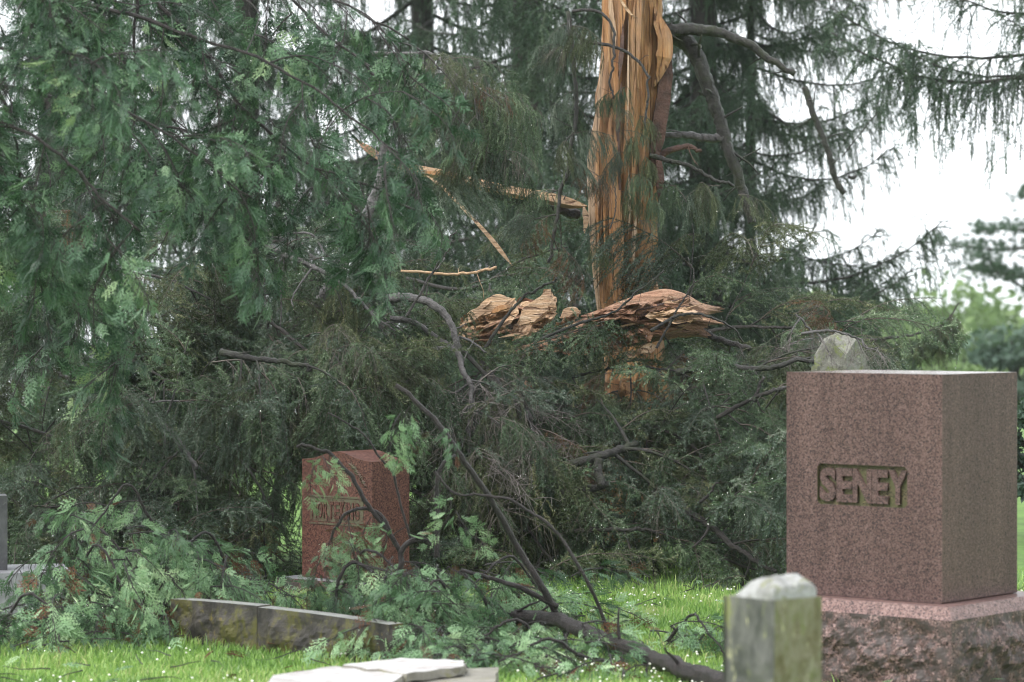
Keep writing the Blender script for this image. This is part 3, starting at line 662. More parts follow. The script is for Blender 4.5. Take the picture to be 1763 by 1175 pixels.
def build_red_stone():
    d0 = 15.45; near = W(641, 1003, d0); th = math.radians(40); Wd, Dp, H = 0.53, 0.30, 0.665
    u = Vector((-math.cos(th), math.sin(th), 0)); v = Vector((math.sin(th), math.cos(th), 0)); zb = near.z
    c = Vector((near.x, near.y, 0)) + u * Wd / 2 + v * Dp / 2
    root = empty('red_gravestone', (c.x, c.y, 0), 'small red granite gravestone with curved top behind the broken cedar branches', 'gravestone'); root.rotation_euler.z = -th
    n = 24; top = []
    for i in range(n + 1):
        t = i / n; x = -Wd / 2 + Wd * t; s = abs(2 * t - 1)
        top.append((x, H - 0.012 + 0.05 * math.exp(-((t - 0.5) / 0.26) ** 2)))
    prof = [(-Wd / 2, 0)] + top + [(Wd / 2, 0)]; k = len(prof)
    mb = MB(); Vf = [(x, -Dp / 2, z) for x, z in prof]; Vb = [(x, Dp / 2, z) for x, z in prof]
    fan = [[n // 2 + 1, i, i + 1] for i in range(1, k - 1) if i not in (n // 2, n // 2 + 1)]
    ring = [(Wd * 0.0, -Dp / 2, H * 0.4)]
    mb.add(Vf + ring, [[k, i, (i + 1) % k][::-1] for i in range(k)], 0)
    mb.add(Vb + [(0, Dp / 2, H * 0.4)], [[k, i, (i + 1) % k] for i in range(k)], 0)
    mb.add(Vf + Vb, [f for i in range(k) for f in ([i, (i + 1) % k, (i + 1) % k + k], [i, (i + 1) % k + k, i + k])], 0)
    o = link('die', mb.mesh('die', ['granite_red']), root); o.location.z = zb
    bz = H - 0.345
    mb = MB()
    def bar(x0, x1, z0, z1, t=0.005):
        y0, y1 = -Dp / 2 - t, -Dp / 2 + 0.004
        V = [(x0, y0, z0), (x1, y0, z0), (x1, y0, z1), (x0, y0, z1), (x0, y1, z0), (x1, y1, z0), (x1, y1, z1), (x0, y1, z1)]
        mb.add(V, [[0, 1, 2], [0, 2, 3], [1, 5, 6], [1, 6, 2], [4, 0, 3], [4, 3, 7], [3, 2, 6], [3, 6, 7], [4, 5, 1], [4, 1, 0]])
    for z in (bz - 0.022, bz + 0.128): bar(-0.205, 0.205, z, z + 0.010)
    fr = link('name_border', mb.mesh('name_border', ['granite_red_lichen']), o)
    mb = MB(); bar(-0.2, 0.2, bz - 0.006, bz + 0.124, 0.0012); link('name_panel', mb.mesh('name_panel', ['granite_red_lichen']), o)
    x = -0.19
    for ch in 'HORTEKING':
        w = 0.019 if ch == 'I' else 0.043
        q = link('letter', letter_mesh(ch, 0.094, w * 0.86, 0.006, 'granite_red', 0.02), o); q.location = (x + w / 2, -Dp / 2 - 0.003, bz + 0.012); x += w
    rng = np.random.default_rng(5); mb = MB()                     # carved leaf spray in the upper corner
    for q in range(16):
        t = q / 15; cx, cz = 0.10 + 0.115 * t, H - 0.03 - 0.11 * t ** 1.4; a = rng.uniform(0, 3.14); l = 0.022
        V = [(cx + math.cos(a) * l, -Dp / 2 - 0.004, cz + math.sin(a) * l), (cx - math.sin(a) * l * .4, -Dp / 2 - 0.0045, cz + math.cos(a) * l * .4), (cx - math.cos(a) * l, -Dp / 2 - 0.004, cz - math.sin(a) * l), (cx + math.sin(a) * l * .4, -Dp / 2 - 0.0045, cz - math.cos(a) * l * .4), (cx, -Dp / 2 - 0.008 - 0.0003 * q, cz), (cx, -Dp / 2 + 0.003, cz)]
        mb.add(V, [[0, 1, 4], [1, 2, 4], [2, 3, 4], [3, 0, 4], [1, 0, 5], [2, 1, 5], [3, 2, 5], [0, 3, 5]])
    link('carved_leaves', mb.mesh('carved_leaves', ['granite_red_lichen']), o)
    mb = MB(); box_rough(mb, Wd + 0.2, Dp + 0.2, -0.03, zb - 0.002, 26, 0.012, 12, 0, 6, mi_top=1)
    link('base', mb.mesh('base', ['granite_rough', 'stone_grey']), root)
build_red_stone()

def build_low_stone():
    a, b = W(288, 1105, 13.45), W(664, 1140, 12.5); a.z = b.z = 0; L = (b - a).length; ang = math.atan2(b.y - a.y, b.x - a.x); c = (a + b) / 2
    root = empty('low_curb_stone', (c.x, c.y, 0), 'low dark stone block with yellow lichen lying along the grass', 'gravestone'); root.rotation_euler.z = ang
    off = Vector((-math.sin(ang), math.cos(ang), 0)) * 0.065; root.location = Vector((c.x, c.y, 0)) + off
    for k, (x0, x1) in enumerate(((-0.5, -0.087), (-0.0845, 0.5))):
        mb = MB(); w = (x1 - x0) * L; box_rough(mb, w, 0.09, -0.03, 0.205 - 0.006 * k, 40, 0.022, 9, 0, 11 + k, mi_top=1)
        V = mb.V
        for arr in V:
            xs = (arr[:, 0] / L + (x0 + x1) / 2); arr[:, 2] += np.where(arr[:, 2] > 0.1, -0.05 * (xs) ** 2 - 0.012 * xs, 0)
        o = link('stone_block', mb.mesh('stone_block', ['stone_low', 'stone_top']), root); o.location.x = (x0 + x1) / 2 * L
build_low_stone()

def slab_poly(mb, top, thick, mi=0, mi_side=0, jit=0.004, seed=0):
    rng = np.random.default_rng(seed); T = [np.array(p) for p in top]; P = []
    for a, b in zip(T, T[1:] + T[:1]):
        m = 7
        for k in range(m):
            q = a + (b - a) * k / m; P.append(q + (rng.normal(0, jit, 3) * np.array([1, 1, 0.3]) if k else 0))
    P = np.array(P); n = len(P); c = P.mean(0); B = P - np.array([0, 0, thick]) + rng.normal(0, jit, P.shape) * [1, 1, 0]
    mb.add(np.vstack([P, c]), [[n, i, (i + 1) % n] for i in range(n)], mi)
    mb.add(np.vstack([P, B]), [f for i in range(n) for f in ([i, i + n, (i + 1) % n + n], [i, (i + 1) % n + n, (i + 1) % n])], mi_side)
    mb.add(np.vstack([B, B.mean(0)]), [[n, (i + 1) % n, i] for i in range(n)], mi_side)

def build_ledger():
    a, b = W(440, 1187, 10.6), W(860, 1150, 11.3); zt = 0.135
    def G(px, py, z):
        d = (EYE - z) * FPX / (py - HOR); return W(px, py, d)
    root = empty('flat_grave_block', (G(640, 1180, 0).x, G(640, 1180, 0).y, 0), 'flat grey stone block under the broken white slab', 'gravestone')
    def loc(v): return v - root.location
    mb = MB(); top = [loc(G(430, 1230, zt)), loc(G(852, 1175, zt)), loc(G(858, 1149, zt)), loc(G(560, 1160, zt))]
    slab_poly(mb, top, zt + 0.02, 0, 0, 0.004, 2); link('block', mb.mesh('block', ['grey_block']), root)
    mb = MB(); z2 = zt + 0.006
    s = empty('broken_slab', (root.location.x, root.location.y, z2), 'broken white marble slab lying tilted on the flat grey block', 'slab')
    def l2(v): return v - s.location
    t1 = [l2(G(700, 1160, z2 + 0.036)), l2(G(800, 1147, z2 + 0.034)), l2(G(797, 1137, z2 + 0.030)), l2(G(690, 1133, z2 + 0.05)), l2(G(590, 1145, z2 + 0.045))]
    slab_poly(mb, t1, 0.034, 0, 1, 0.005, 4); link('slab_piece', mb.mesh('slab_piece', ['marble_white', 'grey_block']), s)
    mb = MB(); t2 = [l2(G(420, 1235, z2 + 0.035)), l2(G(640, 1210, z2 + 0.035)), l2(G(695, 1161, z2 + 0.03)), l2(G(580, 1147, z2 + 0.036)), l2(G(470, 1163, z2 + 0.04))]
    slab_poly(mb, t2, 0.034, 0, 1, 0.006, 5); link('slab_piece', mb.mesh('slab_piece', ['marble_white', 'grey_block']), s)
build_ledger()

def build_post():
    d = 8.6; c = W(1330, 1100, d + 0.13); th = math.radians(42); s = 0.196
    root = empty('marble_post', (c.x, c.y, 0), 'short weathered marble post with pitched top and yellow-green lichen', 'gravestone'); root.rotation_euler.z = math.radians(-51)
    H = 0.695; n = 10
    mb = MB(); box_rough(mb, s + 0.016, s + 0.016, -0.05, H - 0.012, 22, 0.009, 9, 0, 21, mi_top=0, taper=0.94)
    I = mb.I
    for k in (1,): I[k][:] = 1
    hx = (s + 0.014) / 2 * 0.94
    mb2 = MB(); g = 22; V = []; F = []
    for j in range(g + 1):
        for i in range(g + 1):
            x, y = (2 * i / g - 1), (2 * j / g - 1); e = max(abs(x), abs(y)); q = Vector((x * 1.6, y * 1.6, 4))
            z = H + 0.045 * min(1.0, 1.7 * (1 - e)) - 0.004 * max(0, e - 0.9) * 10 + 0.008 * mnoise.fractal(q * 1.5, 0.8, 2.0, 4) + 0.026 * x + 0.012 * mnoise.noise(q * 0.9)
            V.append((x * hx * (1.0 - 0.03 * (abs(x * y)) ** 6), y * hx * (1.0 - 0.03 * (abs(x * y)) ** 6), z - 0.012 * (abs(x * y)) ** 3))
    for j in range(g):
        for i in range(g):
            a = j * (g + 1) + i; F += [[a, a + 1, a + g + 2], [a, a + g + 2, a + g + 1]]
    V = [(x * 0.992, y * 0.992, z) for x, y, z in V]; nb = len(V); ed = [i for i in range(g + 1)] + [(j + 1) * (g + 1) - 1 for j in range(1, g + 1)] + [g * (g + 1) + i for i in range(g - 1, -1, -1)] + [j * (g + 1) for j in range(g - 1, 0, -1)]
    V += [(V[e][0], V[e][1], H - 0.02) for e in ed]; m2 = len(ed)
    for q in range(m2):
        a, b2 = ed[q], ed[(q + 1) % m2]; F += [[a, nb + q, nb + (q + 1) % m2], [a, nb + (q + 1) % m2, b2]]
    mb2.add(V, F, 0)
    sh = link('shaft', mb.mesh('shaft', ['marble', 'marble_moss'], True), root); sh['label'] = 'shaft with one lichen-covered face'
    o = link('cap', mb2.mesh('cap', ['marble_cap'], True), root)
build_post()

def build_gabled():
    d = 15.6; c = W(1447, 640, d); s = 0.205; zt = W(1447, 571, d).z; ze = W(1447, 612, d).z
    root = empty('gabled_monument', (c.x, c.y, 0), 'mossy grey stone shaft with cross-gabled peak behind the granite monument', 'gravestone'); root.rotation_euler.z = math.radians(-40)
    h = s / 2
    mb = MB(); box_rough(mb, s * 0.92, s * 0.92, 0, ze - 0.05, 10, 0.004, 9, 0, 31); link('shaft', mb.mesh('shaft', ['stone_mossy']), root)
    mb = MB(); g = ze + (zt - ze) * 0.72; p = (0, 0, zt)
    for k in range(4):
        a = k * math.pi / 2; ca, sa = math.cos(a), math.sin(a)
        r = lambda x, y, z: (x * ca - y * sa, x * sa + y * ca, z)
        e0, e1, gm = r(-h, -h, ze), r(h, -h, ze), r(0, -h * 1.03, g)
        b0, b1 = r(-h, -h, ze - 0.06), r(h, -h, ze - 0.06)
        mb.add([e0, e1, gm, p, b0, b1], [[0, 1, 2], [0, 2, 3], [2, 1, 3], [4, 5, 1], [4, 1, 0]], 0)
    o = link('gabled_cap', mb.mesh('gabled_cap', ['stone_mossy']), root)
    m = MB(); box_rough(m, s * 1.12, s * 1.12, ze - 0.09, ze - 0.058, 4, 0, 1, 0, 2); link('cornice', m.mesh('cornice', ['stone_mossy']), root)
build_gabled()

def build_left_stone():
    d = 14.4; c = W(-95, 1010, d)
    root = empty('grey_gravestone', (c.x, c.y + 0.1, 0), 'grey gravestone on a wet base at the left edge of the picture', 'gravestone'); root.rotation_euler.z = math.radians(14)
    zt = W(0, 985, d).z
    mb = MB(); box_rough(mb, 1.2, 0.5, -0.02, zt, 30, 0.008, 8, 0, 41, mi_top=1); link('base', mb.mesh('base', ['stone_grey', 'stone_grey']), root)
    mb = MB(); box_rough(mb, 0.58, 0.16, zt - 0.002, zt + 0.38, 16, 0.003, 8, 0, 42); link('tablet', mb.mesh('tablet', ['stone_dark']), root)
build_left_stone()

# ------------------------------------------------------------------ the broken spruce
def wood_column(root, name, path, prof, mat, sides=44, rows=90, amp=0.10, seed=0, lobes=None, axis_freq=0.9, jag=0.09, grooves=()):
    """column of torn wood: long ridges and hollows along the grain, ragged ends"""
    P = smooth_path(path, rows); rng = np.random.default_rng(seed)
    T = np.gradient(P, axis=0); T /= np.linalg.norm(T, axis=1)[:, None]; ref = np.array([0, -1.0, 0]) if abs(T[0][1]) < 0.8 else np.array([1.0, 0, 0])
    Lc = np.r_[0, np.cumsum(np.linalg.norm(np.diff(P, axis=0), axis=1))]; V = []
    rx = np.interp(np.linspace(0, 1, rows), *zip(*[(t, a) for t, a, b in prof])); ry = np.interp(np.linspace(0, 1, rows), *zip(*[(t, b) for t, a, b in prof]))
    for i in range(rows):
        u = ref - T[i] * ref.dot(T[i]); u /= np.linalg.norm(u); w = np.cross(T[i], u)
        for j in range(sides):
            a = 2 * math.pi * j / sides; ca, sa = math.cos(a), math.sin(a)
            q = Vector((ca * 2.6 + seed, sa * 2.6, Lc[i] * axis_freq)); q2 = Vector((ca * 8 + seed, sa * 8, Lc[i] * axis_freq * 1.3))
            q3 = Vector((ca * 22 + seed, sa * 22, Lc[i] * axis_freq * 3)); f = mnoise.fractal(q, 0.7, 2.2, 4) + 0.5 * mnoise.noise(q2) + 0.42 * mnoise.noise(q3) - 0.6 * max(0, mnoise.noise(q2 * 0.7 + Vector((9, 9, 9))) - 0.25)
            k = 1 + amp * 2.4 * f
            for (ga, t0, t1, gd, gw) in grooves:
                tt = i / (rows - 1); am = max(0.0, min(1.0, (tt - t0) * 12, (t1 - tt) * 12)); da = a - ga - 0.25 * mnoise.noise(Vector((ga * 9, 3, Lc[i] * 1.7)))
                k -= gd * am * math.exp(-(da / gw) ** 2)
            V.append(P[i] + (w * ca * rx[i] + u * sa * ry[i]) * k)
    V = np.array(V); end = Vector(T[-1]);
    for e, sg in ((0, -1), (rows - 1, 1)):
        for j in range(sides):
            a = 2 * math.pi * j / sides; V[e * sides + j] += T[e] * sg * jag * (mnoise.noise(Vector((math.cos(a) * 4 + seed, math.sin(a) * 4, 7 + e))) + rng.uniform(0, 0.5))
    F = []
    for i in range(rows - 1):
        for j in range(sides):
            a, b = i * sides + j, i * sides + (j + 1) % sides; F += [[a, b, b + sides], [a, b + sides, a + sides]]
    m = len(V); V = np.vstack([V, P[0] + T[0] * 0.05, P[-1] - T[-1] * 0.05])
    F += [[m, (j + 1) % sides, j] for j in range(sides)] + [[m + 1, (rows - 1) * sides + j, (rows - 1) * sides + (j + 1) % sides] for j in range(sides)]
    mb = MB(); mb.add(V - np.array(root.location), F); me = mb.mesh(name, [mat], True)
    return link(name, me, root)

def splinter(root, name, pts, w, th, mat, seed=0, n=18, taper=0.25, normal=(0, -1, 0)):
    """long torn strip of wood with thickness, ragged edges and sharp ends"""
    rng = np.random.default_rng(seed); P = smooth_path([Vector(p) for p in pts], n); T = np.gradient(P, axis=0); T /= np.linalg.norm(T, axis=1)[:, None]
    nr = np.array(normal, float); S = np.cross(T, nr); S /= np.linalg.norm(S, axis=1)[:, None]; N = np.cross(S, T)
    t = np.linspace(0, 1, n); prof = np.minimum(1, np.minimum(t / taper, (1 - t) / taper) * rng.uniform(0.85, 1.1, n)) * 0.92 + 0.08
    sm = lambda: np.interp(np.linspace(0, 1, n), np.linspace(0, 1, max(4, n // 4)), rng.uniform(0.65, 1.25, max(4, n // 4))) * rng.uniform(0.95, 1.05, n)
    l = w * 0.5 * prof * sm(); r = w * 0.5 * prof * sm(); h = th * 0.5 * (0.4 + 0.6 * prof)
    ring = [P - S * l[:, None] - N * h[:, None], P - S * (l * 0.3)[:, None] - N * (h * 1.5)[:, None], P + S * r[:, None] - N * h[:, None], P + S * (r * 0.9)[:, None] + N * h[:, None], P - S * (l * 0.9)[:, None] + N * h[:, None]]
    V = np.stack(ring, 1).reshape(-1, 3); F = []
    for i in range(n - 1):
        for j in range(5):
            a, b = i * 5 + j, i * 5 + (j + 1) % 5; F += [[a, b, b + 5], [a, b + 5, a + 5]]
    F += [[0, 2, 1], [0, 3, 2], [0, 4, 3]]; e = (n - 1) * 5; F += [[e, e + 1, e + 2], [e, e + 2, e + 3], [e, e + 3, e + 4]]
    mb = MB(); mb.add(V - np.array(root.location), F)
    return link(name, mb.mesh(name, [mat]), root)

def build_trunk():
    d = 19.0; px2m = d / FPX; b = W(1090, 940, d); b.z = 0
    root = empty('broken_spruce', b, 'standing spruce trunk stripped to bare orange wood, top snapped off', 'tree')
    path = [Vector((b.x, d, -0.1)), W(1098, 760, d), W(1082, 560, d), W(1070, 420, d), W(1076, 260, d), W(1082, 120, d), W(1086, 30, d), W(1090, -120, d), W(1093, -420, d), W(1095, -700, d)]
    k = px2m
    wood_column(root, 'trunk', path, [(0, 60 * k, 60 * k), (0.25, 46 * k, 50 * k), (0.36, 49 * k, 50 * k), (0.5, 47 * k, 48 * k), (0.62, 45 * k, 46 * k), (0.72, 46 * k, 46 * k), (1, 40 * k, 40 * k)], 'wood', 120, 220, 0.14, 3, axis_freq=0.7, grooves=((1.15, 0.26, 0.45, 0.38, 0.2), (1.75, 0.3, 0.62, 0.25, 0.09), (2.3, 0.36, 0.8, 0.22, 0.1), (0.8, 0.4, 0.75, 0.25, 0.1), (1.45, 0.55, 1.0, 0.22, 0.08)))
    def S(pts, w, th, mat='wood', seed=0, dd=18.72, nm='splinter', nrm=(0, -1, 0)):
        splinter(root, nm, [W(x, y, dd) for x, y in pts], w * k, th * k, mat, seed, 26, 0.35, nrm)
    rs = np.random.default_rng(91)
    S([(1030, 545), (1021, 430), (1019, 300), (1030, 190), (1038, 90)], 15, 12, 'wood_pale_up', 1, 18.88)
    S([(1062, 535), (1066, 440), (1060, 330), (1062, 230)], 24, 12, 'wood', 2, 18.74)
    for q in range(24):                                          # loose torn strips standing off the trunk
        x = rs.uniform(1022, 1128); y0 = rs.uniform(60, 540); ln = rs.uniform(70, 260); dx = rs.uniform(-8, 8)
        cx = (x - 1075) / 60; dd = 18.72 + 0.17 * cx * cx + rs.uniform(-0.01, 0.03)
        S([(x, y0), (x + dx * 0.3 + rs.uniform(-3, 3), y0 - ln * 0.4), (x + dx + rs.uniform(-3, 3), y0 - ln)], rs.uniform(3, 10), rs.uniform(4, 10), ('wood', 'wood', 'wood_pale_up', 'wood', 'wood', 'wood', 'bark_red')[rs.integers(7)], 100 + q, dd)
    S([(1120, 330), (1132, 240), (1146, 130), (1144, 80), (1134, 40)], 26, 26, 'bark_red', 7, 18.95, 'bark_strip')
    S([(1126, 150), (1142, 110), (1146, 70), (1134, 40), (1126, 12)], 34, 40, 'wood', 8, 18.92)
    S([(1134, 350), (1136, 300), (1128, 250)], 14, 12, 'bark_red', 9, 18.9, 'bark_strip')
    S([(1062, -10), (1075, 10), (1088, 26), (1099, 32)], 5, 4, 'wood_pale', 10, 18.6)
    S([(1080, 690), (1086, 640), (1090, 590)], 34, 20, 'wood', 11, 18.7)
    def Lm(pts, r0, r1, mat='bark_moss', nm='limb', dd=19.0, seed=0):
        limb_mesh(root, nm, [W(x, y, dd + (e[0] if (e := rest) else 0)) for x, y, *rest in pts], r0 * k, r1 * k, mat, 10, seed=seed)
    Lm([(1128, 56), (1180, 49), (1230, 52), (1280, 68), (1330, 95), (1362, 110)], 12, 5, 'bark_moss', seed=1)
    Lm([(1134, 58), (1172, 64), (1200, 95), (1228, 160), (1252, 225), (1275, 290), (1300, 362)], 16, 7, 'bark_moss', dd=19.1, seed=2)
    Lm([(1140, 232), (1190, 236), (1225, 243), (1256, 243)], 5, 8, 'bark_grey', dd=19.1, seed=3)
    Lm([(1118, 268), (1150, 275), (1180, 282), (1215, 300), (1260, 312)], 4.5, 2.5, 'bark_moss', dd=18.7, seed=4)
    Lm([(1120, 285), (1150, 262), (1170, 255), (1196, 258)], 8, 3, 'bark_red', dd=19.0, seed=5)
    # the broken-off side limb reaching left, split along its length
    splinter(root, 'split_limb', [W(678, 288, 18.7), W(750, 300, 18.7), W(800, 311, 18.7), W(850, 323, 18.72), W(930, 339, 18.74), W(1010, 356, 18.8)], 17 * k, 12 * k, 'wood_pale', 21, 26, 0.08, (0, -1, 0.5))
    limb_mesh(root, 'split_limb', [W(845, 335, 18.76), W(930, 352, 18.77), W(1000, 362, 18.8)], 9 * k, 8 * k, 'bark', 8, seed=9)
    splinter(root, 'splinter', [W(724, 296, 18.68), W(770, 300, 18.68), W(806, 305, 18.68)], 9 * k, 7 * k, 'wood', 23, 14, 0.3)
    splinter(root, 'splinter', [W(735, 303, 18.66), W(760, 322, 18.6), W(800, 362, 18.6), W(840, 405, 18.6), W(882, 458, 18.6)], 7 * k, 6 * k, 'wood_pale', 24, 22, 0.12)
    splinter(root, 'splinter', [W(1004, 352, 18.7), W(1009, 380, 18.7), W(1006, 402, 18.7)], 11 * k, 8 * k, 'wood_pale', 25, 12, 0.3)
    splinter(root, 'splinter', [W(612, 240, 18.7), W(640, 262, 18.7), W(690, 292, 18.7)], 14 * k, 9 * k, 'wood_red', 26, 12, 0.3)
    # needles still hanging in front of the trunk
    rng = np.random.default_rng(77)
    for (x, y, dd, kind, sc) in ((1068, 190, 18.4, 'thin', .55), (1090, 235, 18.3, 'hang', .6), (1072, 262, 18.3, 'hang', .6), (1128, 290, 18.4, 'thin', 0.6), (1122, 345, 18.5, 'hang', .55), (1165, 320, 18.5, 'hang', 0.7), (1205, 315, 18.6, 'hang', .85), (1240, 320, 18.6, 'hang', .9), (1270, 335, 18.6, 'thin', .9), (1012, 420, 18.5, 'hang', .55), (1060, 225, 18.35, 'thin', .6), (1100, 200, 18.35, 'hang', .55), (1085, 300, 18.35, 'hang', .55), (1055, 160, 18.35, 'hang', .5), (1080, 150, 18.3, 'hang', .5), (1070, 330, 18.3, 'hang', .55), (1110, 270, 18.3, 'hang', .6), (1100, 380, 18.3, 'thin', .5), (1048, 300, 18.4, 'hang', .5)):
        lib = LIB[kind]; a = rng.uniform(0, 6.28)
        put(root, 'spray', lib[rng.integers(len(lib))], basis(W(x, y, dd), (math.cos(a), math.sin(a), 0.2), 0.2, 0, sc * 0.72))
    for pts, r0, r1, sd in (([(985, 20), (1010, 17), (1035, 22), (1060, 45), (1072, 85), (1080, 130), (1090, 170)], 3.2, 1.6, 31), ([(995, 62), (1010, 73), (1045, 74), (1080, 85), (1105, 100), (1117, 125), (1120, 170), (1128, 215)], 3.4, 1.6, 32)):
        limb_mesh(root, 'dangling_twig', [W(x, y, 18.4) for x, y in pts], r0 * k, r1 * k, 'bark', 6, seed=sd)
build_trunk()

def build_fallen_log():
    d = 18.4; k = d / FPX; rs = None
    root = empty('shattered_log', W(1000, 600, d), 'shattered reddish log lying across the foot of the broken trunk', 'log')
    wood_column(root, 'log', [W(925, 600, 17.5), W(1000, 580, 17.55), (W(1080, 560, 17.6)), W(1150, 543, 17.65), W(1205, 550, 17.7)], [(0, 10 * k, 12 * k), (0.25, 24 * k, 30 * k), (0.55, 35 * k, 38 * k), (0.8, 38 * k, 38 * k), (0.93, 31 * k, 34 * k), (1, 25 * k, 30 * k)], 'wood_red', 90, 110, 0.13, 13, axis_freq=0.6, jag=0.2, grooves=((1.2, 0.3, 1.0, 0.3, 0.16), (2.0, 0.2, 0.8, 0.22, 0.12), (0.5, 0.5, 1.0, 0.3, 0.14)))
    def S(pts, w, th, mat, seed, dd=18.0, nrm=(0, -1, 0.3)): splinter(root, 'splinter', [W(x, y, dd - 0.68) for x, y in pts], w * k, th * k, mat, seed, 18, 0.25, nrm)
    S([(1000, 545), (1060, 535), (1110, 520), (1152, 512)], 16, 10, 'wood_red', 1)
    S([(940, 585), (1000, 560), (1060, 545), (1090, 535)], 14, 10, 'bark_grey', 2, 18.02)
    S([(1090, 535), (1140, 530), (1182, 532)], 12, 9, 'wood_red', 3, 17.98)
    S([(1120, 560), (1165, 550), (1212, 548)], 13, 7, 'wood_pale', 4, 18.0)
    S([(1100, 575), (1150, 568), (1190, 556)], 14, 9, 'wood_red', 5, 18.05)
    S([(1130, 525), (1150, 517), (1176, 527)], 16, 9, 'wood_pale', 6, 18.1)
    S([(965, 548), (985, 535), (1000, 540)], 14, 8, 'wood_pale', 7, 18.1)
    rs = np.random.default_rng(92)
    for q in range(30):                                          # frayed fibres along the log and out of its torn end
        if q < 16: x0, y0, ln, an = 1125 + rs.uniform(-30, 35), 545 + rs.uniform(-24, 26), rs.uniform(20, 62), rs.normal(0.05, 0.12)
        else: x0, y0, ln, an = rs.uniform(945, 1130), 0, rs.uniform(50, 130), rs.normal(-0.24, 0.04); y0 = 600 - (x0 - 925) * 0.235 + rs.uniform(-30, 26)
        splinter(root, 'splinter', [W(x0, y0, 17.28), W(x0 + ln * 0.5 * math.cos(an), y0 + ln * 0.5 * math.sin(an) + rs.uniform(-3, 3), 17.27), W(x0 + ln * math.cos(an), y0 + ln * math.sin(an), 17.3)], rs.uniform(2, 5.5) * k, rs.uniform(2, 4) * k, ('wood_red', 'wood_red', 'wood_pale', 'bark_red')[rs.integers(4)], 300 + q, 12, 0.45, (0, -1, 0.3))
    limb_mesh(root, 'limb', [W(1165, 556, 17.8), W(1200, 568, 17.8), W(1240, 588, 17.7), W(1295, 608, 17.7)], 7 * k, 4.5 * k, 'bark', 9, seed=3)
    r2 = empty('shattered_log', W(860, 590, 18.5), 'pale torn slab of log jutting up behind the arched grey limb', 'log')
    def plate(outline, dd, th, mat, seed, lean=0.0, nm='slab', own=None):
        """torn slab of wood: irregular outline with thickness, rough faces"""
        rr = np.random.default_rng(seed); O = []
        for (x0, y0), (x1, y1) in zip(outline, outline[1:] + outline[:1]):
            m = 6
            for q in range(m): O.append((x0 + (x1 - x0) * q / m + (rr.normal(0, 2.2) if q else 0), y0 + (y1 - y0) * q / m + (rr.normal(0, 2.2) if q else 0)))
        O = np.array(O); c = O.mean(0); n = len(O); rings = 7; mb = MB(); Vs = []
        for side in (0, 1):
            for j in range(rings):
                f = 1 - j / rings
                for p in O:
                    q = c + (p - c) * f; v = Vector((q[0] * 0.012, q[1] * 0.05, seed))
                    rel = 0.15 * mnoise.fractal(v * 1.9, 0.7, 2.2, 5) * (0.3 + 0.7 * (1 - f ** 4)); Vs.append(list(W(q[0], q[1], dd + lean * (q[1] - c[1]) * k + rel + (th if side else 0))))
        Vs += [list(W(c[0], c[1], dd - 0.02)), list(W(c[0], c[1], dd + th))]; F = []
        for side in (0, 1):
            o0 = side * rings * n
            for j in range(rings - 1):
                for i in range(n):
                    a_, b_ = o0 + j * n + i, o0 + j * n + (i + 1) % n; t = [[a_, b_, b_ + n], [a_, b_ + n, a_ + n]]; F += t if side else [x[::-1] for x in t]
            for i in range(n):
                a_, b_ = o0 + (rings - 1) * n + i, o0 + (rings - 1) * n + (i + 1) % n; F.append([a_, b_, 2 * rings * n + side])
        for i in range(n):
            a_, b_ = i, (i + 1) % n; F += [[a_, b_, b_ + rings * n], [a_, b_ + rings * n, a_ + rings * n]]
        own = own or r2; mb.add(np.array(Vs) - np.array(own.location), F); link(nm, mb.mesh(nm, [mat]), own)
    plate([(930, 602), (960, 577), (1010, 550), (1060, 530), (1105, 517), (1150, 510), (1163, 520), (1188, 514), (1180, 532), (1214, 549), (1186, 556), (1150, 572), (1100, 590), (1040, 606), (980, 613)], 17.28, 0.22, 'wood_red', 11, -0.3, 'slab', root)
    plate([(985, 560), (1040, 536), (1090, 522), (1120, 520), (1085, 540), (1030, 562)], 17.2, 0.05, 'wood_red', 12, -0.5, 'slab', root)
    plate([(1110, 545), (1150, 530), (1196, 534), (1218, 550), (1160, 558)], 17.18, 0.05, 'wood_pale', 13, -0.5, 'slab', root)
    plate([(788, 578), (792, 548), (815, 533), (850, 520), (888, 513), (893, 540), (870, 566), (835, 588), (805, 592)], 17.65, 0.05, 'wood_pale', 1, -0.4)
    plate([(880, 575), (896, 545), (920, 520), (944, 498), (958, 512), (960, 540), (935, 565), (905, 585)], 17.75, 0.05, 'wood_pale', 2, -0.5)
    plate([(850, 530), (895, 512), (930, 520), (925, 560), (880, 580), (845, 570)], 17.95, 0.08, 'wood_red', 3, -0.3)
    plate([(800, 594), (820, 575), (850, 572), (845, 596)], 17.55, 0.04, 'wood_red', 4, -0.6)
    plate([(935, 575), (970, 548), (1000, 535), (990, 556), (960, 585)], 17.5, 0.04, 'wood_pale', 5, -0.4)
    def S2(pts, w, th, mat, seed, dd=18.3): splinter(r2, 'splinter', [W(x, y, dd - 0.8) for x, y in pts], w * k, th * k, mat, seed, 16, 0.25, (0, -1, 0.2))
    for q in range(9):
        x0, y0, ln, an = rs.uniform(800, 940), rs.uniform(520, 590), rs.uniform(20, 60), rs.normal(-0.5, 0.35)
        splinter(r2, 'splinter', [W(x0, y0, 17.52), W(x0 + ln * 0.5 * math.cos(an), y0 + ln * 0.5 * math.sin(an), 17.48), W(x0 + ln * math.cos(an), y0 + ln * math.sin(an), 17.5)], rs.uniform(3, 12) * k, rs.uniform(2, 5) * k, ('wood_pale', 'wood_pale', 'wood', 'wood_red')[rs.integers(4)], 400 + q, 12, 0.45, (0, -1, 0.3))
    S2([(915, 560), (935, 525), (945, 503), (948, 498)], 26, 8, 'wood_pale', 1)
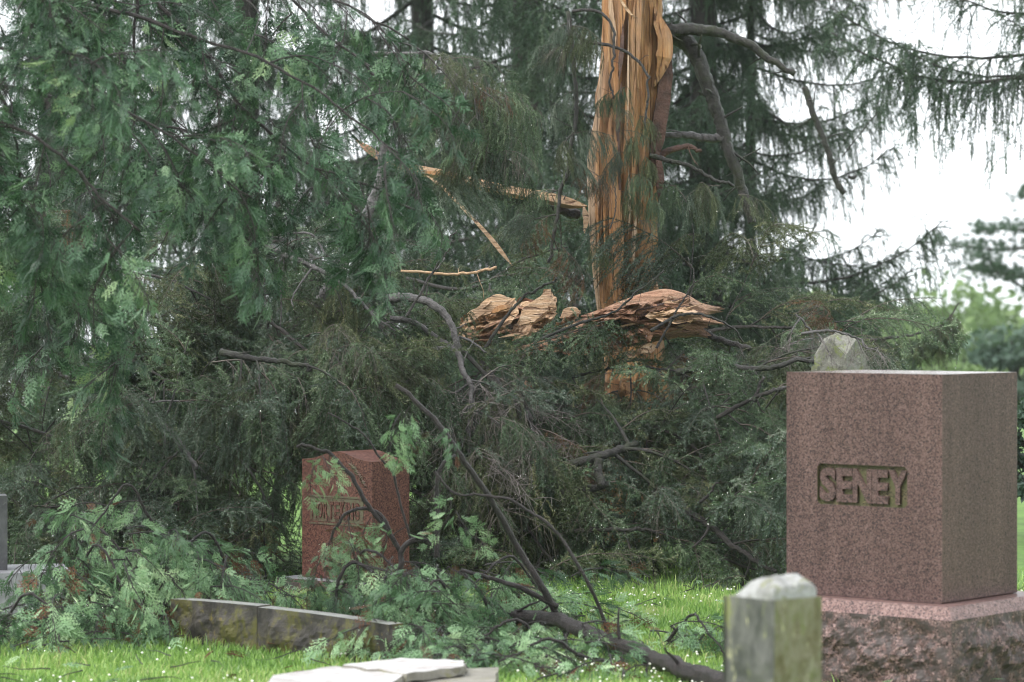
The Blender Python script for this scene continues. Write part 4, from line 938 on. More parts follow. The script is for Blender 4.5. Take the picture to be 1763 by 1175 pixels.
    S2([(895, 560), (915, 540), (940, 520), (958, 530)], 30, 8, 'wood_pale', 2, 18.25)
    S2([(820, 545), (850, 522), (880, 515)], 24, 8, 'wood_pale', 3)
    S2([(845, 540), (865, 530), (885, 528)], 9, 7, 'wood', 4, 18.2)
    S2([(795, 560), (830, 535), (875, 518)], 18, 8, 'wood_pale', 5, 18.3)
    S2([(800, 592), (810, 575), (806, 560)], 10, 6, 'wood_red', 6, 18.25)
    for i, (x, y, w, h, mt) in enumerate(((905, 668, 14, 26, 'wood_red'), (925, 690, 12, 20, 'wood_pale'), (1110, 602, 40, 12, 'wood_pale'), (1060, 604, 24, 9, 'wood_pale'), (1085, 612, 20, 10, 'wood_pale'), (1040, 630, 10, 8, 'wood_pale'), (1075, 668, 16, 30, 'wood'), (945, 672, 8, 20, 'wood_pale'))):
        e = empty('wood_chunk', W(x, y, 17.3), ('torn reddish wood chunk caught in dark needles', 'pale wood chunk caught low in the needles', 'pale wood chunk beside the foot of the trunk', 'pale wood chunk under the shattered red log', 'small pale wood chunk below the red log', 'tiny pale chip in the needles under the log', 'orange wood chunk glowing low on the trunk', 'thin pale wood chunk among the dark needles')[i], 'wood chunk', 'splintered wood chunks in the pile')
        splinter(e, 'wood_piece', [W(x - w / 2, y + h / 2, 17.3), W(x, y, 17.25), W(x + w / 2, y - h / 2, 17.35)], min(w, h) * 1.3 * k, 6 * k, mt, 50 + i, 12, 0.3)
build_fallen_log()

# ------------------------------------------------------------------ heap of fallen spruce boughs
def build_pile():
    g = 'fallen spruce boughs heaped round the broken trunk'
    sp = ['spray', 'spray', 'spray', 'hang']; hg = ['hang', 'hang', 'spray']; th_ = ['thin', 'bare', 'spray', 'thin']
    def B(label, limb, r, mat='bark', kinds=sp, seed=1, **kw):
        return bough('fallen_bough', label, 'bough', limb, (r[0] / 105.0, r[1] / 125.0), mat, kinds, seed=seed, group=g, **kw)
    # prominent limbs, read off the photograph
    B('grey limb arching over in a hook at the middle of the heap', [(668, 516, 16.90), (700, 511, 16.80), (735, 518, 16.70), (765, 540, 16.65), (783, 575, 16.60), (790, 602, 16.60), (803, 640, 16.55), (822, 660, 16.50), (822, 710, 16.50), (820, 745, 16.45), (848, 790, 16.40), (862, 832, 16.40)], (3.0, 0.6), 'bark_grey', th_, 11, start=0.55, sec=(0.15, 0.4), dens=0.8,
      extra=[([(672, 548, 17.0), (705, 552, 16.98), (740, 572, 16.95), (785, 602, 16.92)], 0.016, 0.016), ([(815, 655, 16.83), (780, 678, 16.8), (740, 672, 16.8), (700, 630, 16.8)], 0.009, 0.004), ([(790, 604, 16.9), (770, 600, 16.88), (750, 602, 16.86)], 0.014, 0.012), ([(790, 580, 16.92), (815, 588, 16.9), (838, 605, 16.9)], 0.009, 0.005), ([(700, 545, 17.0), (725, 500, 16.9), (755, 455, 16.85), (768, 440, 16.85)], 0.009, 0.004)])
    B('thin dark limb slanting down from the hooked grey limb', [(792, 600, 17.0), (850, 655, 16.9), (905, 705, 16.8), (960, 770, 16.75), (985, 805, 16.7), (996, 858, 16.7)], (1.6, 0.7), 'bark_moss', sp, 12, start=0.1, sec=(0.2, 0.5), dens=0.5)
    B('rough grey limb tangled in bare twigs at the middle', [(828, 625, 17.1), (862, 668, 16.95), (893, 697, 16.9), (908, 722, 16.85), (910, 745, 16.8), (904, 772, 16.8)], (2.2, 1.3), 'bark_grey', ['bare', 'bare', 'bare', 'thin', 'hang'], 13, sec=(0.25, 0.6), dens=4.2, updir=-0.3)
    B('mossy limb stub crossing the heap above the red gravestone', [(380, 606, 16.35), (440, 624, 16.25), (490, 638, 16.20), (538, 656, 16.15)], (2.2, 1.5), 'bark_moss', sp, 14, sec=(0.3, 0.6), dens=0.7, updir=-0.4)
    B('dark forked limb running down through the upper heap', [(330, 345, 17.6), (400, 375, 17.5), (440, 400, 17.4), (480, 432, 17.3), (545, 457, 17.2), (600, 490, 17.1), (640, 530, 17.05), (690, 575, 17.0)], (2.6, 0.8), 'bark_grey', sp, 15, sec=(0.35, 0.8), dens=1.1, updir=-0.5,
      extra=[([(405, 372, 17.5), (450, 395, 17.5), (500, 430, 17.5)], 0.026, 0.018), ([(470, 408, 17.4), (510, 401, 17.35), (540, 405, 17.3), (560, 440, 17.2), (600, 480, 17.15)], 0.008, 0.004), ([(542, 456, 17.2), (520, 485, 17.1), (500, 515, 17.05), (497, 540, 17.0)], 0.008, 0.003)])
    B('pale grey limb end poking out of the left heap', [(230, 690, 16.40), (275, 725, 16.20), (305, 752, 16.10), (328, 782, 16.05), (350, 800, 16.00)], (2.2, 1.6), 'bark_grey', sp, 16, sec=(0.3, 0.7), dens=1.3)
    B('mossy horizontal limb behind the top of the granite monument', [(1165, 642, 16.90), (1230, 628, 16.80), (1290, 636, 16.70), (1340, 632, 16.60), (1375, 624, 16.60), (1440, 640, 16.60)], (2.2, 1.5), 'bark_moss', sp, 17, sec=(0.3, 0.7), dens=1.0, updir=-0.3)
    B('crooked dark limb above the monument corner', [(1235, 720, 16.40), (1262, 704, 16.35), (1300, 690, 16.30), (1335, 685, 16.25), (1380, 690, 16.30)], (1.5, 1.2), 'bark', sp, 18, sec=(0.3, 0.6), dens=1.1, updir=-0.3, extra=[([(1298, 692, 16.30), (1306, 670, 16.28), (1312, 650, 16.26)], 0.012, 0.008)])
    B('short mossy log end low in the heap', [(948, 812, 16.45), (990, 803, 16.35), (1040, 795, 16.30), (1100, 790, 16.55)], (2.9, 2.7), 'bark_moss', sp, 19, ns=3, start=0.6, extra=[([(1030, 790, 16.15), (1029, 815, 16.13), (1033, 842, 16.10)], 0.024, 0.026), ([(965, 850, 16.20), (1005, 846, 16.15), (1050, 838, 16.15)], 0.022, 0.020)])
    B('dark curved limb low near the grass', [(990, 915, 16.15), (1040, 908, 16.05), (1070, 900, 16.05), (1100, 898, 16.15)], (1.5, 1.3), 'bark', sp, 20, sec=(0.3, 0.5), dens=1.1)
    B('dark broken limb slanting down beside the monument', [(1175, 875, 16.15), (1215, 902, 16.05), (1250, 925, 15.95), (1290, 945, 15.90), (1350, 968, 15.85)], (2.2, 1.5), 'bark', ['spray', 'thin', 'spray'], 21, sec=(0.3, 0.6), dens=0.9, extra=[([(1205, 865, 15.95), (1225, 850, 15.90), (1238, 835, 15.85)], 0.010, 0.006), ([(1222, 905, 16.00), (1210, 925, 15.90), (1190, 940, 15.85)], 0.009, 0.005)])
    B('bare whitish twig standing up behind the monument top', [(1398, 650, 17.1), (1402, 600, 17.1), (1404, 560, 17.1), (1392, 530, 17.15)], (1.1, 0.7), 'bark_grey', ['thin', 'bare'], 22, sec=(0.1, 0.25), ns=4, scale=(0.5, 0.8))
    B('tangle of bare twigs above the monument by the gabled stone', [(1380, 575, 15.4), (1440, 568, 15.3), (1480, 578, 15.3), (1510, 590, 15.2), (1535, 600, 15.2)], (0.9, 0.5), 'bark_grey', ['bare'], 23, sec=(0.08, 0.2), ns=4, scale=(0.35, 0.6))
    B('dark mossy limb hanging down beside the trunk', [(978, 20, 18.6), (986, 110, 18.55), (990, 185, 18.5), (984, 250, 18.5), (972, 310, 18.5), (960, 380, 18.5), (952, 450, 18.5)], (1.6, 1.4), 'bark_moss', ['hang', 'hang', 'thin'], 24, sec=(0.12, 0.3), dens=1.0, updir=0.0, scale=(0.45, 0.7), bias=(-0.3, 0.3, 0))
    B('drooping limb tip arching out from behind the cedar', [(640, 92, 16.8), (705, 94, 16.7), (750, 96, 16.6), (790, 130, 16.5), (825, 160, 16.5), (845, 205, 16.5), (850, 260, 16.5)], (1.4, 0.8), 'bark_grey', ['thin', 'hang', 'thin'], 25, start=0.3, sec=(0.2, 0.4), dens=2.4, updir=-0.9, scale=(0.55, 0.8), bias=(-0.35, 0, 0))
    # the mass of the heap
    def stick(name, label, cat, pts, r0, r1, mat, sd):
        P = [W(*p) for p in pts]; e = empty(name, P[0], label, cat); limb_mesh(e, 'limb', P, r0, r1, mat, 10, seed=sd)
    stick('leaning_dead_stem', 'silvery dead stem leaning behind the upper heap', 'stem', [(545, 530, 17.9), (590, 455, 17.8), (612, 405, 17.8), (640, 330, 17.9), (655, 250, 18.0)], 0.042, 0.024, 'bark_grey', 71)
    stick('leaning_dead_stem', 'silvery dead stem slanting the other way behind the upper heap', 'stem', [(690, 540, 17.9), (655, 480, 17.8), (635, 430, 17.8), (615, 380, 17.8)], 0.03, 0.02, 'bark_grey', 72)
    stick('dead_stub', 'dark upright stub below the cedar against a white gap', 'stem', [(474, 420, 16.9), (480, 370, 16.9), (482, 320, 16.9), (479, 270, 16.9)], 0.022, 0.02, 'bark', 73)
    stick('bare_stick', 'thin tan stick lying level left of the trunk', 'stick', [(690, 467, 17.2), (740, 470, 17.2), (800, 474, 17.2), (852, 473, 17.2)], 0.008, 0.009, 'wood_pale', 74)
    stick('bare_stick', 'thin dark twig rising over the hooked grey limb', 'stick', [(700, 545, 16.5), (722, 505, 16.5), (745, 465, 16.5), (765, 440, 16.5), (778, 408, 16.5)], 0.008, 0.004, 'bark', 75)
    stick('bare_stick', 'dark twig crossing the foot of the orange trunk', 'stick', [(1050, 395, 18.2), (1062, 360, 18.2), (1058, 330, 18.2), (1046, 305, 18.2)], 0.005, 0.003, 'bark', 76)
    stick('bare_stick', 'dark thin branch lying across the shattered log', 'stick', [(930, 585, 17.0), (990, 560, 17.0), (1050, 540, 17.0), (1100, 505, 17.0), (1150, 470, 17.0)], 0.010, 0.004, 'bark_moss', 77)
    stick('bare_stick', 'curved dark twig standing up right of the shattered log', 'stick', [(1130, 600, 17.0), (1160, 545, 17.0), (1185, 490, 17.0), (1180, 450, 17.0)], 0.008, 0.003, 'bark', 78)
    stick('bare_stick', 'mossy twig lying over the torn end of the log', 'stick', [(1120, 570, 16.95), (1165, 545, 16.95), (1210, 538, 16.95), (1250, 560, 16.95), (1280, 590, 16.95)], 0.010, 0.005, 'bark_moss', 79)
    stick('bare_stick', 'mossy stem leaning up in front of the pale torn slab', 'stick', [(835, 600, 17.0), (865, 555, 17.0), (895, 520, 17.0), (925, 500, 17.0), (955, 492, 17.0)], 0.011, 0.007, 'bark_moss', 80)
    mass = [
        ('bough of drooping dark needles at the lower left of the heap', [(-120, 700, 18.2), (60, 740, 17.9), (200, 800, 17.5), (330, 870, 17.0)], 31),
        ('low bough sweeping the ground left of the red gravestone', [(-100, 860, 17.2), (100, 880, 16.8), (260, 920, 16.5), (430, 960, 16.2)], 32),
        ('broad bough in the left middle of the heap', [(-150, 560, 17.6), (60, 580, 17.3), (220, 620, 17.0), (380, 690, 16.6)], 33),
        ('bough of olive needles just left of the red gravestone', [(250, 720, 17.2), (350, 760, 16.8), (430, 820, 16.5), (480, 910, 16.3)], 34),
        ('bough high in the heap under the cedar', [(-100, 430, 18.0), (100, 450, 17.7), (260, 480, 17.5), (400, 540, 17.2)], 35),
        ('dense bough above the red gravestone', [(380, 500, 17.8), (480, 560, 17.3), (560, 630, 17.0), (640, 720, 16.8)], 36),
        ('deep dark bough behind the red gravestone', [(420, 650, 18.0), (540, 720, 17.5), (640, 800, 17.2), (720, 900, 16.9)], 37),
        ('drooping grey-green bough in the centre of the heap', [(680, 600, 17.6), (740, 690, 17.0), (800, 740, 16.7), (840, 860, 16.5)], 38),
        ('bough trailing to the grass in the centre', [(800, 700, 17.2), (850, 800, 16.7), (900, 900, 16.4), (960, 990, 16.1)], 39),
        ('bough of dark needles spread below the shattered log', [(850, 680, 17.6), (950, 700, 17.3), (1050, 720, 17.1), (1150, 760, 16.9)], 40),
        ('bright green-tipped bough below the orange stump', [(1000, 700, 17.6), (1100, 730, 17.0), (1180, 770, 16.7), (1230, 860, 16.5)], 41),
        ('bough drooping along the left side of the monument', [(1150, 610, 17.8), (1250, 650, 17.2), (1310, 730, 16.8), (1350, 830, 16.6)], 42),
        ('lowest bough resting on the grass beside the monument', [(980, 850, 17.2), (1080, 900, 16.6), (1180, 950, 16.2), (1300, 990, 16.0)], 43),
        ('bough behind the monument reaching up to the gabled stone', [(1180, 580, 18.6), (1280, 560, 18.4), (1380, 560, 18.2), (1450, 600, 18.0)], 44),
        ('dark inner bough filling the heap under the stump', [(900, 760, 18.6), (1020, 780, 18.3), (1120, 800, 18.0), (1260, 820, 17.6)], 45),
        ('bough lying between the red gravestone and the slanting limb', [(650, 820, 17.0), (740, 860, 16.7), (820, 930, 16.4), (880, 1000, 16.1)], 46),
        ('bough at the far left behind the grey gravestone', [(-160, 800, 17.4), (-40, 830, 17.0), (60, 890, 16.6), (120, 960, 16.3)], 47),
        ('upper bough in the heap behind the hooked limb', [(500, 420, 18.6), (590, 480, 18.2), (670, 580, 17.9), (760, 700, 17.6)], 48),
        ('back bough rising behind the pale torn slab', [(700, 480, 20.0), (800, 500, 19.9), (880, 460, 19.8), (960, 430, 19.6)], 49),
        ('dark bough closing the gap behind the stump', [(960, 600, 20.2), (1050, 620, 20.0), (1150, 610, 19.9), (1260, 600, 19.8)], 52),
        ('shadowed bough in the hollow at the left of the heap', [(60, 620, 18.6), (180, 690, 18.3), (280, 760, 18.0), (360, 850, 17.6)], 50),
        ('bough hiding the foot of the monument', [(1240, 760, 17.6), (1310, 830, 17.2), (1380, 900, 17.0), (1460, 980, 16.8)], 51),
    ]
    B('sprays of dark needles hiding the foot of the orange trunk', [(985, 650, 17.35), (1060, 632, 17.25), (1120, 636, 17.2), (1190, 660, 17.1)], (1.0, 0.6), 'bark', ['spray', 'spray', 'thin'], 53, sec=(0.2, 0.4), dens=1.3, updir=-0.5, scale=(0.5, 0.8))
    for label, limb, sd in mass:
        B(label, limb, (1.6, 0.7), 'bark', ['spray'] * 7 + ['hang', 'thin'] if sd not in (38, 39) else ['spray', 'hang', 'thin', 'spray'], sd, sec=(0.45, 0.95), dens=1.2, droop=1.6, spread=1.1, updir=0.05, per=0.15)
build_pile()

# ------------------------------------------------------------------ cedar tree, upper left
def build_cedar():
    base = Vector((-4.3, 13.8, 0)); root = empty('cedar_tree', base, 'cedar tree with hanging fan-like green sprays at the upper left', 'tree')
    limb_mesh(root, 'trunk', [base + Vector((0, 0, -0.1)), base + Vector((0.05, 0, 1.2)), base + Vector((0.15, 0, 2.6)), base + Vector((0.2, 0, 4.6))], 0.2, 0.1, 'bark_cedar', 16, 30, seed=1)
    limbs = [
        ([(-420, -60), (-100, -40), (100, -10), (300, 40), (480, 100), (610, 180), (690, 240)], 10.6, 10.3, 6, 1.6, 1),
        ([(-420, 40), (-100, 60), (80, 100), (200, 160), (330, 230), (440, 310)], 10.2, 9.9, 5, 1.5, 2),
        ([(-420, 180), (-80, 200), (60, 240), (130, 300), (190, 375), (245, 425)], 10.0, 9.8, 4, 2.2, 3),
        ([(-420, -200), (0, -160), (250, -110), (450, -50), (600, 0), (710, 50)], 11.0, 10.8, 6, 1.6, 4),
        ([(120, -120), (300, 40), (390, 160), (450, 230), (520, 285), (600, 310), (690, 370)], 10.9, 10.6, 5, 2, 5),
        ([(-420, 260), (-120, 340), (40, 410), (110, 424), (210, 415), (300, 400)], 11.2, 11.0, 5, 2, 6),
        ([(-400, 120), (0, 150), (200, 200), (380, 250), (520, 350), (640, 430)], 11.8, 11.6, 5, 2, 7),
        ([(-400, -260), (-60, -200), (60, -60), (90, 60), (110, 180)], 9.6, 9.5, 4, 1.5, 8),
        ([(200, -220), (232, -60), (232, 60), (226, 170), (216, 260)], 10.8, 10.8, 4, 2, 9),
        ([(300, -200), (420, -80), (560, 60), (640, 150), (680, 300)], 11.6, 11.4, 4, 2, 10),
        ([(-400, 0), (-60, 90), (20, 220), (30, 340), (60, 420)], 10.6, 10.4, 4, 2, 11),
        ([(-400, 300), (-60, 380), (80, 470), (180, 500), (260, 560)], 11.6, 11.4, 4, 2, 12),
        ([(0, -200), (150, 20), (260, 160), (350, 300), (420, 420)], 11.9, 11.7, 4, 2, 13),
    ]
    k = 12.6 / FPX; rl = np.array(root.location)
    for pts, da, db, r0, r1, sd in limbs:
        rng = np.random.default_rng(300 + sd); n = len(pts)
        P3 = [W(x, y, 2.3 + da + (db - da) * i / (n - 1)) for i, (x, y) in enumerate(pts)]
        P = limb_mesh(root, 'limb', P3, r0 * k, r1 * k, 'bark_cedar', 7, seed=sd)
        Ls = np.r_[0, np.cumsum(np.linalg.norm(np.diff(P, axis=0), axis=1))]
        s = 0.55 if pts[0][0] < -200 else 0.1; mb = MB()
        while s < Ls[-1]:
            i = int(np.clip(np.searchsorted(Ls, s) - 1, 0, len(P) - 2)); tan = P[i + 1] - P[i]; tan /= np.linalg.norm(tan); rv = rng.normal(size=3)
            Bp = grow(P[i], tan * 0.5 + rv * 0.6 + np.array([0, -.1, -.2]), rng.uniform(0.12, 0.34), 5, 2.2, 0.3, rng); tube(mb, Bp - rl, np.linspace(0.004, 0.002, len(Bp)), 4, 0, cap=False)
            for j in (2, 5):
                lib = LIB['cedar']; dd = Bp[j] - Bp[j - 1]; dd = dd / np.linalg.norm(dd) + rng.normal(0, 0.5, 3)
                put(root, 'spray', lib[rng.integers(len(lib))], basis(Vector(Bp[j]), dd, 0.5 + rng.normal(0, 0.25), rng.normal(0, 0.4), rng.uniform(0.8, 1.2)))
            s += rng.uniform(0.13, 0.22)
        if mb.n: link('side_branches', mb.mesh('side_branches', ['bark_cedar'], True), root)['kind'] = 'stuff'
build_cedar()

# ------------------------------------------------------------------ cut and broken cedar in the foreground
def build_cedar_debris():
    k = 13.0 / FPX
    def bare(name, label, cat, pts, r0, r1, seed, mat='bark_cedar', extra=(), group=None):
        P = [W(*p) for p in pts]; root = empty(name, P[0], label, cat, group)
        limb_mesh(root, 'limb', P, r0 * k, r1 * k, mat, 12, max(24, 6 * len(P)), seed=seed, extra=[([W(*q) for q in e[0]], e[1] * k, e[2] * k) for e in extra]); return root
    def sprays(root, spots, rng, kinds=('cut',), sc=(0.7, 1.05), tilt=0.35):
        for (x, y, d, ang) in spots:
            lib = LIB[kinds[rng.integers(len(kinds))]]; a = math.radians(ang)
            put(root, 'spray', lib[rng.integers(len(lib))], basis(W(x, y, d), (math.cos(a), -0.35 + rng.normal(0, 0.3), math.sin(a)), tilt + rng.normal(0, 0.2), rng.normal(0, 0.5), rng.uniform(*sc), 0.55))
    rng = np.random.default_rng(61)
    r = bare('fallen_cedar_limb', 'thick dark cedar limb lying on the grass, snapped at one end, upright branch from it', 'branch',
        [(806, 1056, 13.5), (850, 1060, 13.45), (905, 1062, 13.4), (960, 1066, 13.2), (1000, 1083, 12.95), (1040, 1098, 12.7), (1110, 1116, 12.3), (1180, 1132, 11.95), (1275, 1150, 11.6)], 12, 14.5, 1,
        extra=[([(964, 1068, 13.3), (930, 1005, 13.2), (895, 945, 13.2), (850, 865, 13.1), (800, 785, 13.0), (740, 705, 13.0), (686, 655, 13.0)], 6.5, 4.5),
               ([(1048, 1095, 13.0), (1030, 1040, 12.95), (1005, 985, 12.9), (960, 915, 12.9), (915, 875, 12.9), (880, 853, 12.9), (830, 842, 12.9), (790, 838, 12.9), (755, 800, 12.9)], 3.4, 2.0),
               ([(960, 1045, 13.25), (900, 1012, 13.2), (850, 992, 13.2), (800, 975, 13.2)], 5, 3.5),
               ([(770, 1030, 13.5), (790, 1046, 13.5), (815, 1058, 13.5)], 3, 5), ([(845, 1052, 13.4), (825, 1015, 13.3), (800, 985, 13.3), (785, 975, 13.3)], 3.2, 2.5),
               ([(1015, 1095, 13.1), (995, 1108, 13.0), (978, 1118, 12.95)], 3, 2)])
    splinter(r, 'broken_end', [W(790, 1050, 13.45), W(806, 1052, 13.4), W(824, 1052, 13.36)], 13 * k, 10 * k, 'wood_pale', 5, 10, 0.35)
    r2 = bare('fallen_cedar_branch', 'slender cedar branch leaning in front of the red gravestone', 'branch', [(692, 955, 13.6), (665, 905, 13.6), (640, 868, 13.6), (618, 822, 13.6), (590, 785, 13.6), (558, 756, 13.6), (520, 742, 13.6)], 4.8, 2.8, 2,
        extra=[([(672, 918, 13.6), (660, 892, 13.6), (635, 877, 13.6), (605, 882, 13.6), (578, 905, 13.6), (560, 935, 13.6)], 4.0, 2.2), ([(708, 930, 13.7), (690, 870, 13.7), (678, 815, 13.7), (655, 790, 13.7), (625, 745, 13.7), (568, 716, 13.7)], 2.6, 1.6)])
    sprays(r2, [(548, 790, 13.5, 250), (556, 785, 13.5, 280), (582, 900, 13.5, 230), (570, 925, 13.5, 250), (600, 890, 13.5, 270), (560, 950, 13.5, 240), (585, 960, 13.4, 275), (545, 985, 13.5, 250), (660, 892, 13.5, 290), (640, 890, 13.5, 240), (540, 1000, 13.5, 270), (600, 930, 13.4, 300)], rng, sc=(0.5, 0.8))
    r3 = bare('fallen_cedar_branch', 'curled cedar branch bending over at the middle of the broken cedar', 'branch', [(788, 1098, 13.0), (750, 1068, 13.1), (715, 1035, 13.2), (698, 1000, 13.2), (694, 975, 13.2), (705, 955, 13.2), (728, 950, 13.2), (745, 965, 13.2)], 4.4, 5.0, 3,
        extra=[([(697, 990, 13.2), (668, 990, 13.15), (648, 1015, 13.1), (640, 1050, 13.1), (632, 1080, 13.1)], 3.0, 2.0), ([(578, 1060, 13.3), (582, 1000, 13.3), (606, 967, 13.3), (632, 978, 13.3), (652, 1000, 13.3)], 2.6, 3.8), ([(752, 960, 13.3), (752, 900, 13.3), (750, 830, 13.3), (755, 795, 13.3), (775, 784, 13.3)], 5.0, 3.8), ([(720, 1050, 13.1), (700, 1062, 13.1), (682, 1080, 13.1)], 3.2, 2.6)])
    sprays(r3, [(705, 700, 12.9, 230), (690, 712, 12.9, 250), (720, 725, 12.9, 285), (712, 745, 12.9, 280), (770, 735, 13.0, 330)], rng, sc=(0.5, 0.7))
    sprays(r3, [(775, 850, 13.2, 280), (785, 880, 13.2, 280), (720, 975, 13.0, 300), (700, 980, 13.0, 250), (745, 985, 13.0, 310), (770, 975, 13.0, 330), (735, 1000, 12.9, 280)], rng, sc=(0.6, 0.9))
    # cut boughs heaped on the ground: (label, region, how many, base row)
    heaps = [
        ('cut cedar bough heaped beside the grey gravestone', (-20, 130, 1035, 1105), 13.2, 14, 71), ('cut cedar bough arching highest in the left heap', (130, 300, 850, 960), 14.0, 16, 72),
        ('cut cedar bough with brown tips in the left heap', (90, 260, 950, 1080), 13.6, 20, 73), ('cut cedar bough spilling behind the low lichened stone', (250, 440, 930, 1060), 13.9, 22, 74),
        ('cut cedar bough lying on the left base', (110, 240, 930, 1010), 14.0, 8, 75), ('cut cedar bough lying right of the low lichened stone', (680, 820, 1010, 1120), 12.9, 18, 76),
        ('cut cedar bough under the thick cedar limb', (780, 980, 1080, 1160), 12.7, 22, 77), ('cut cedar bough at the foot of the red gravestone', (560, 720, 960, 1060), 13.4, 16, 78),
        ('cut cedar bough spread on the grass near the white slab', (830, 1050, 1110, 1175), 12.2, 16, 79), ('cut cedar bough behind the thick cedar limb', (780, 960, 970, 1060), 13.8, 18, 80),
        ('small cut cedar piece on the grass by the marble post', (1150, 1260, 1060, 1110), 13.0, 5, 81),
    ]
    for label, (x0, x1, y0, y1), d, n, sd in heaps:
        rr = np.random.default_rng(sd); xs = (x0 + x1) / 2
        root = empty('cut_cedar_bough', W(xs, y1, d), label, 'bough', 'cut cedar boughs on the grass'); root.location.z = max(0.0, root.location.z)
        s = 1 if rr.random() < 0.5 else -1
        a, m, b = (x0, y1) if s > 0 else (x1, y1), (xs, y0 - 12), (x1, y1 - 10) if s > 0 else (x0, y1 - 10)
        limb = [W(*a, d + 0.2), W((a[0] + m[0]) / 2, (a[1] + m[1]) / 2 - 10, d + 0.1), W(*m, d), W(*b, d - 0.15)]
        for q in limb: q.z = max(q.z, 0.03)
        P = limb_mesh(root, 'limb', limb, 3.6 * k, 1.5 * k, 'bark_cedar', 7, seed=sd)
        for q in range(int(n * 1.9)):
            i = rr.integers(1, len(P) - 1); p = Vector(P[i]) + Vector((rr.uniform(-.5, .5) * (x1 - x0) * k, rr.uniform(-0.35, 0.25), 0)); rowy = rr.uniform(0, 1)
            p.z = max(0.06, P[i][2] * (0.35 + 0.65 * rowy) + rr.normal(0, 0.03)); an = rr.uniform(0, 6.28)
            lib = LIB['cut']; put(root, 'spray', lib[rr.integers(len(lib))], basis(p, (math.cos(an), math.sin(an) - 0.4, rr.uniform(-0.1, 0.35)), rr.normal(0.1, 0.25), rr.normal(0, 0.35), rr.uniform(0.75, 1.15), 0.5))
build_cedar_debris()

# ------------------------------------------------------------------ standing trees behind
def spruce(px, d, label, H=9.0, r=0.2, n=44, z0=0.6, seed=1, spread=1.0, azs=None, lean=0.0, vis=None):
    rng = np.random.default_rng(seed); b = W(px, 600, d); b.z = hz(b.x, b.y); root = empty('spruce_tree', b, label, 'tree', 'standing spruces behind the heap')
    limb_mesh(root, 'trunk', [b + Vector((0, 0, -0.2)), b + Vector((lean * .3, 0, H * 0.3)), b + Vector((lean * .6, 0, H * 0.6)), b + Vector((lean, 0, H))], r, r * 0.35, 'bark', 14, 40, seed=seed, bumpy=0.06)
    for k in range(n):
        t = (k + rng.random()) / n; z = z0 + (H - z0) * t; a = k * 2.399 + rng.normal(0, 0.3)
        if azs is not None: a = rng.uniform(*azs)
        lib = LIB['curtain']; me = lib[rng.integers(len(lib))]
        s = spread * (1.0 - 0.45 * t) * rng.uniform(0.75, 1.15)
        put(root, 'branch', me, basis(b + Vector((lean * t, 0, z)), (math.cos(a), math.sin(a), 0), rng.normal(-0.05, 0.12), rng.normal(0, 0.12), s, 1.0))
    return root
spruce(905, 27.0, 'tall dark spruce with visible trunk just left of the broken one', 9, 0.19, 72, 0.5, 1)
spruce(1215, 29.0, 'dark spruce standing right behind the broken trunk', 9, 0.2, 78, 0.5, 2, 0.95)
spruce(730, 32.0, 'hazy spruce between the cedar and the dark spruce', 9, 0.2, 72, 0.5, 3, 1.1)
spruce(1292, 29.5, 'spruce whose drooping branches reach out over the gabled stone', 8, 0.07, 58, 0.8, 4, 0.74)
spruce(420, 30.0, 'spruce half hidden behind the cedar', 9, 0.2, 48, 0.5, 5, 1.1)
spruce(90, 33.0, 'spruce at the far left behind the cedar', 9, 0.2, 48, 0.5, 6, 1.2)
def right_spruce():
    d = 25.0; b = W(1985, 600, d); b.z = 0; root = empty('spruce_tree', b, 'spruce off the right edge with curtains of twigs hanging into the sky', 'tree', 'standing spruces behind the heap')
    limb_mesh(root, 'trunk', [b + Vector((0, 0, -.2)), b + Vector((0, 0, 4)), b + Vector((0, 0, 9))], 0.22, 0.1, 'bark', 14, 30, seed=9)
    rng = np.random.default_rng(5)
    for (x, y, dd, ang, sc, me) in ((1950, 62, 25.0, 181, 0.96, 0), (1985, 20, 25.3, 183, 0.9, 1), (1930, 70, 25.2, 188, 0.72, 3), (1960, -20, 25.4, 186, 0.8, 2), (1950, -70, 24.6, 178, 0.62, 4), (1960, 40, 24.5, 196, 0.55, 2), (1985, -190, 25.2, 180, 0.75, 0), (1985, 130, 24.8, 200, 0.5, 4), (1985, 290, 24.6, 190, 0.42, 4), (1985, -140, 24.6, 200, 0.6, 2)):
        a = math.radians(ang); put(root, 'branch', LIB['curtain'][me], basis(W(x, y, dd), (math.cos(a), math.sin(a), 0), 0.0, 0.0, sc, 1.0))
right_spruce()
def low_branch():
    d = 25.0; root = empty('spruce_branch', W(1395, 560, d), 'long low spruce branch with upturned tip behind the granite monument', 'branch')
    P = limb_mesh(root, 'limb', [W(1380, 540, d), W(1440, 575, d), (W(1500, 585, d)), W(1570, 572, d), W(1620, 555, d), W(1655, 512, d)], 0.024, 0.006, 'bark', 8, seed=4)
    rng = np.random.default_rng(8)
    for k in range(46):
        i = rng.integers(6, len(P) - 3); a = rng.uniform(0, 6.28); lib = LIB['hang']
        put(root, 'spray', lib[rng.integers(len(lib))], basis(Vector(P[i]), (math.cos(a), math.sin(a), 0), 0.9, 0, rng.uniform(0.3, 0.62), 1.0))
    k = d / FPX; r = empty('broken_limb', W(1405, 195, 22), 'broken limb stub hanging diagonally against the white sky', 'branch')
    limb_mesh(r, 'limb', [W(1385, 150, 22), W(1405, 200, 22), W(1435, 255, 22), W(1458, 300, 22), W(1467, 318, 22)], 0.026, 0.022, 'bark_moss', 9, seed=12, extra=[([W(1460, 305, 22), W(1470, 305, 22), W(1475, 302, 22)], 0.014, 0.012), ([W(1450, 270, 22), W(1480, 230, 22), W(1508, 190, 22)], 0.005, 0.003)])
low_branch()

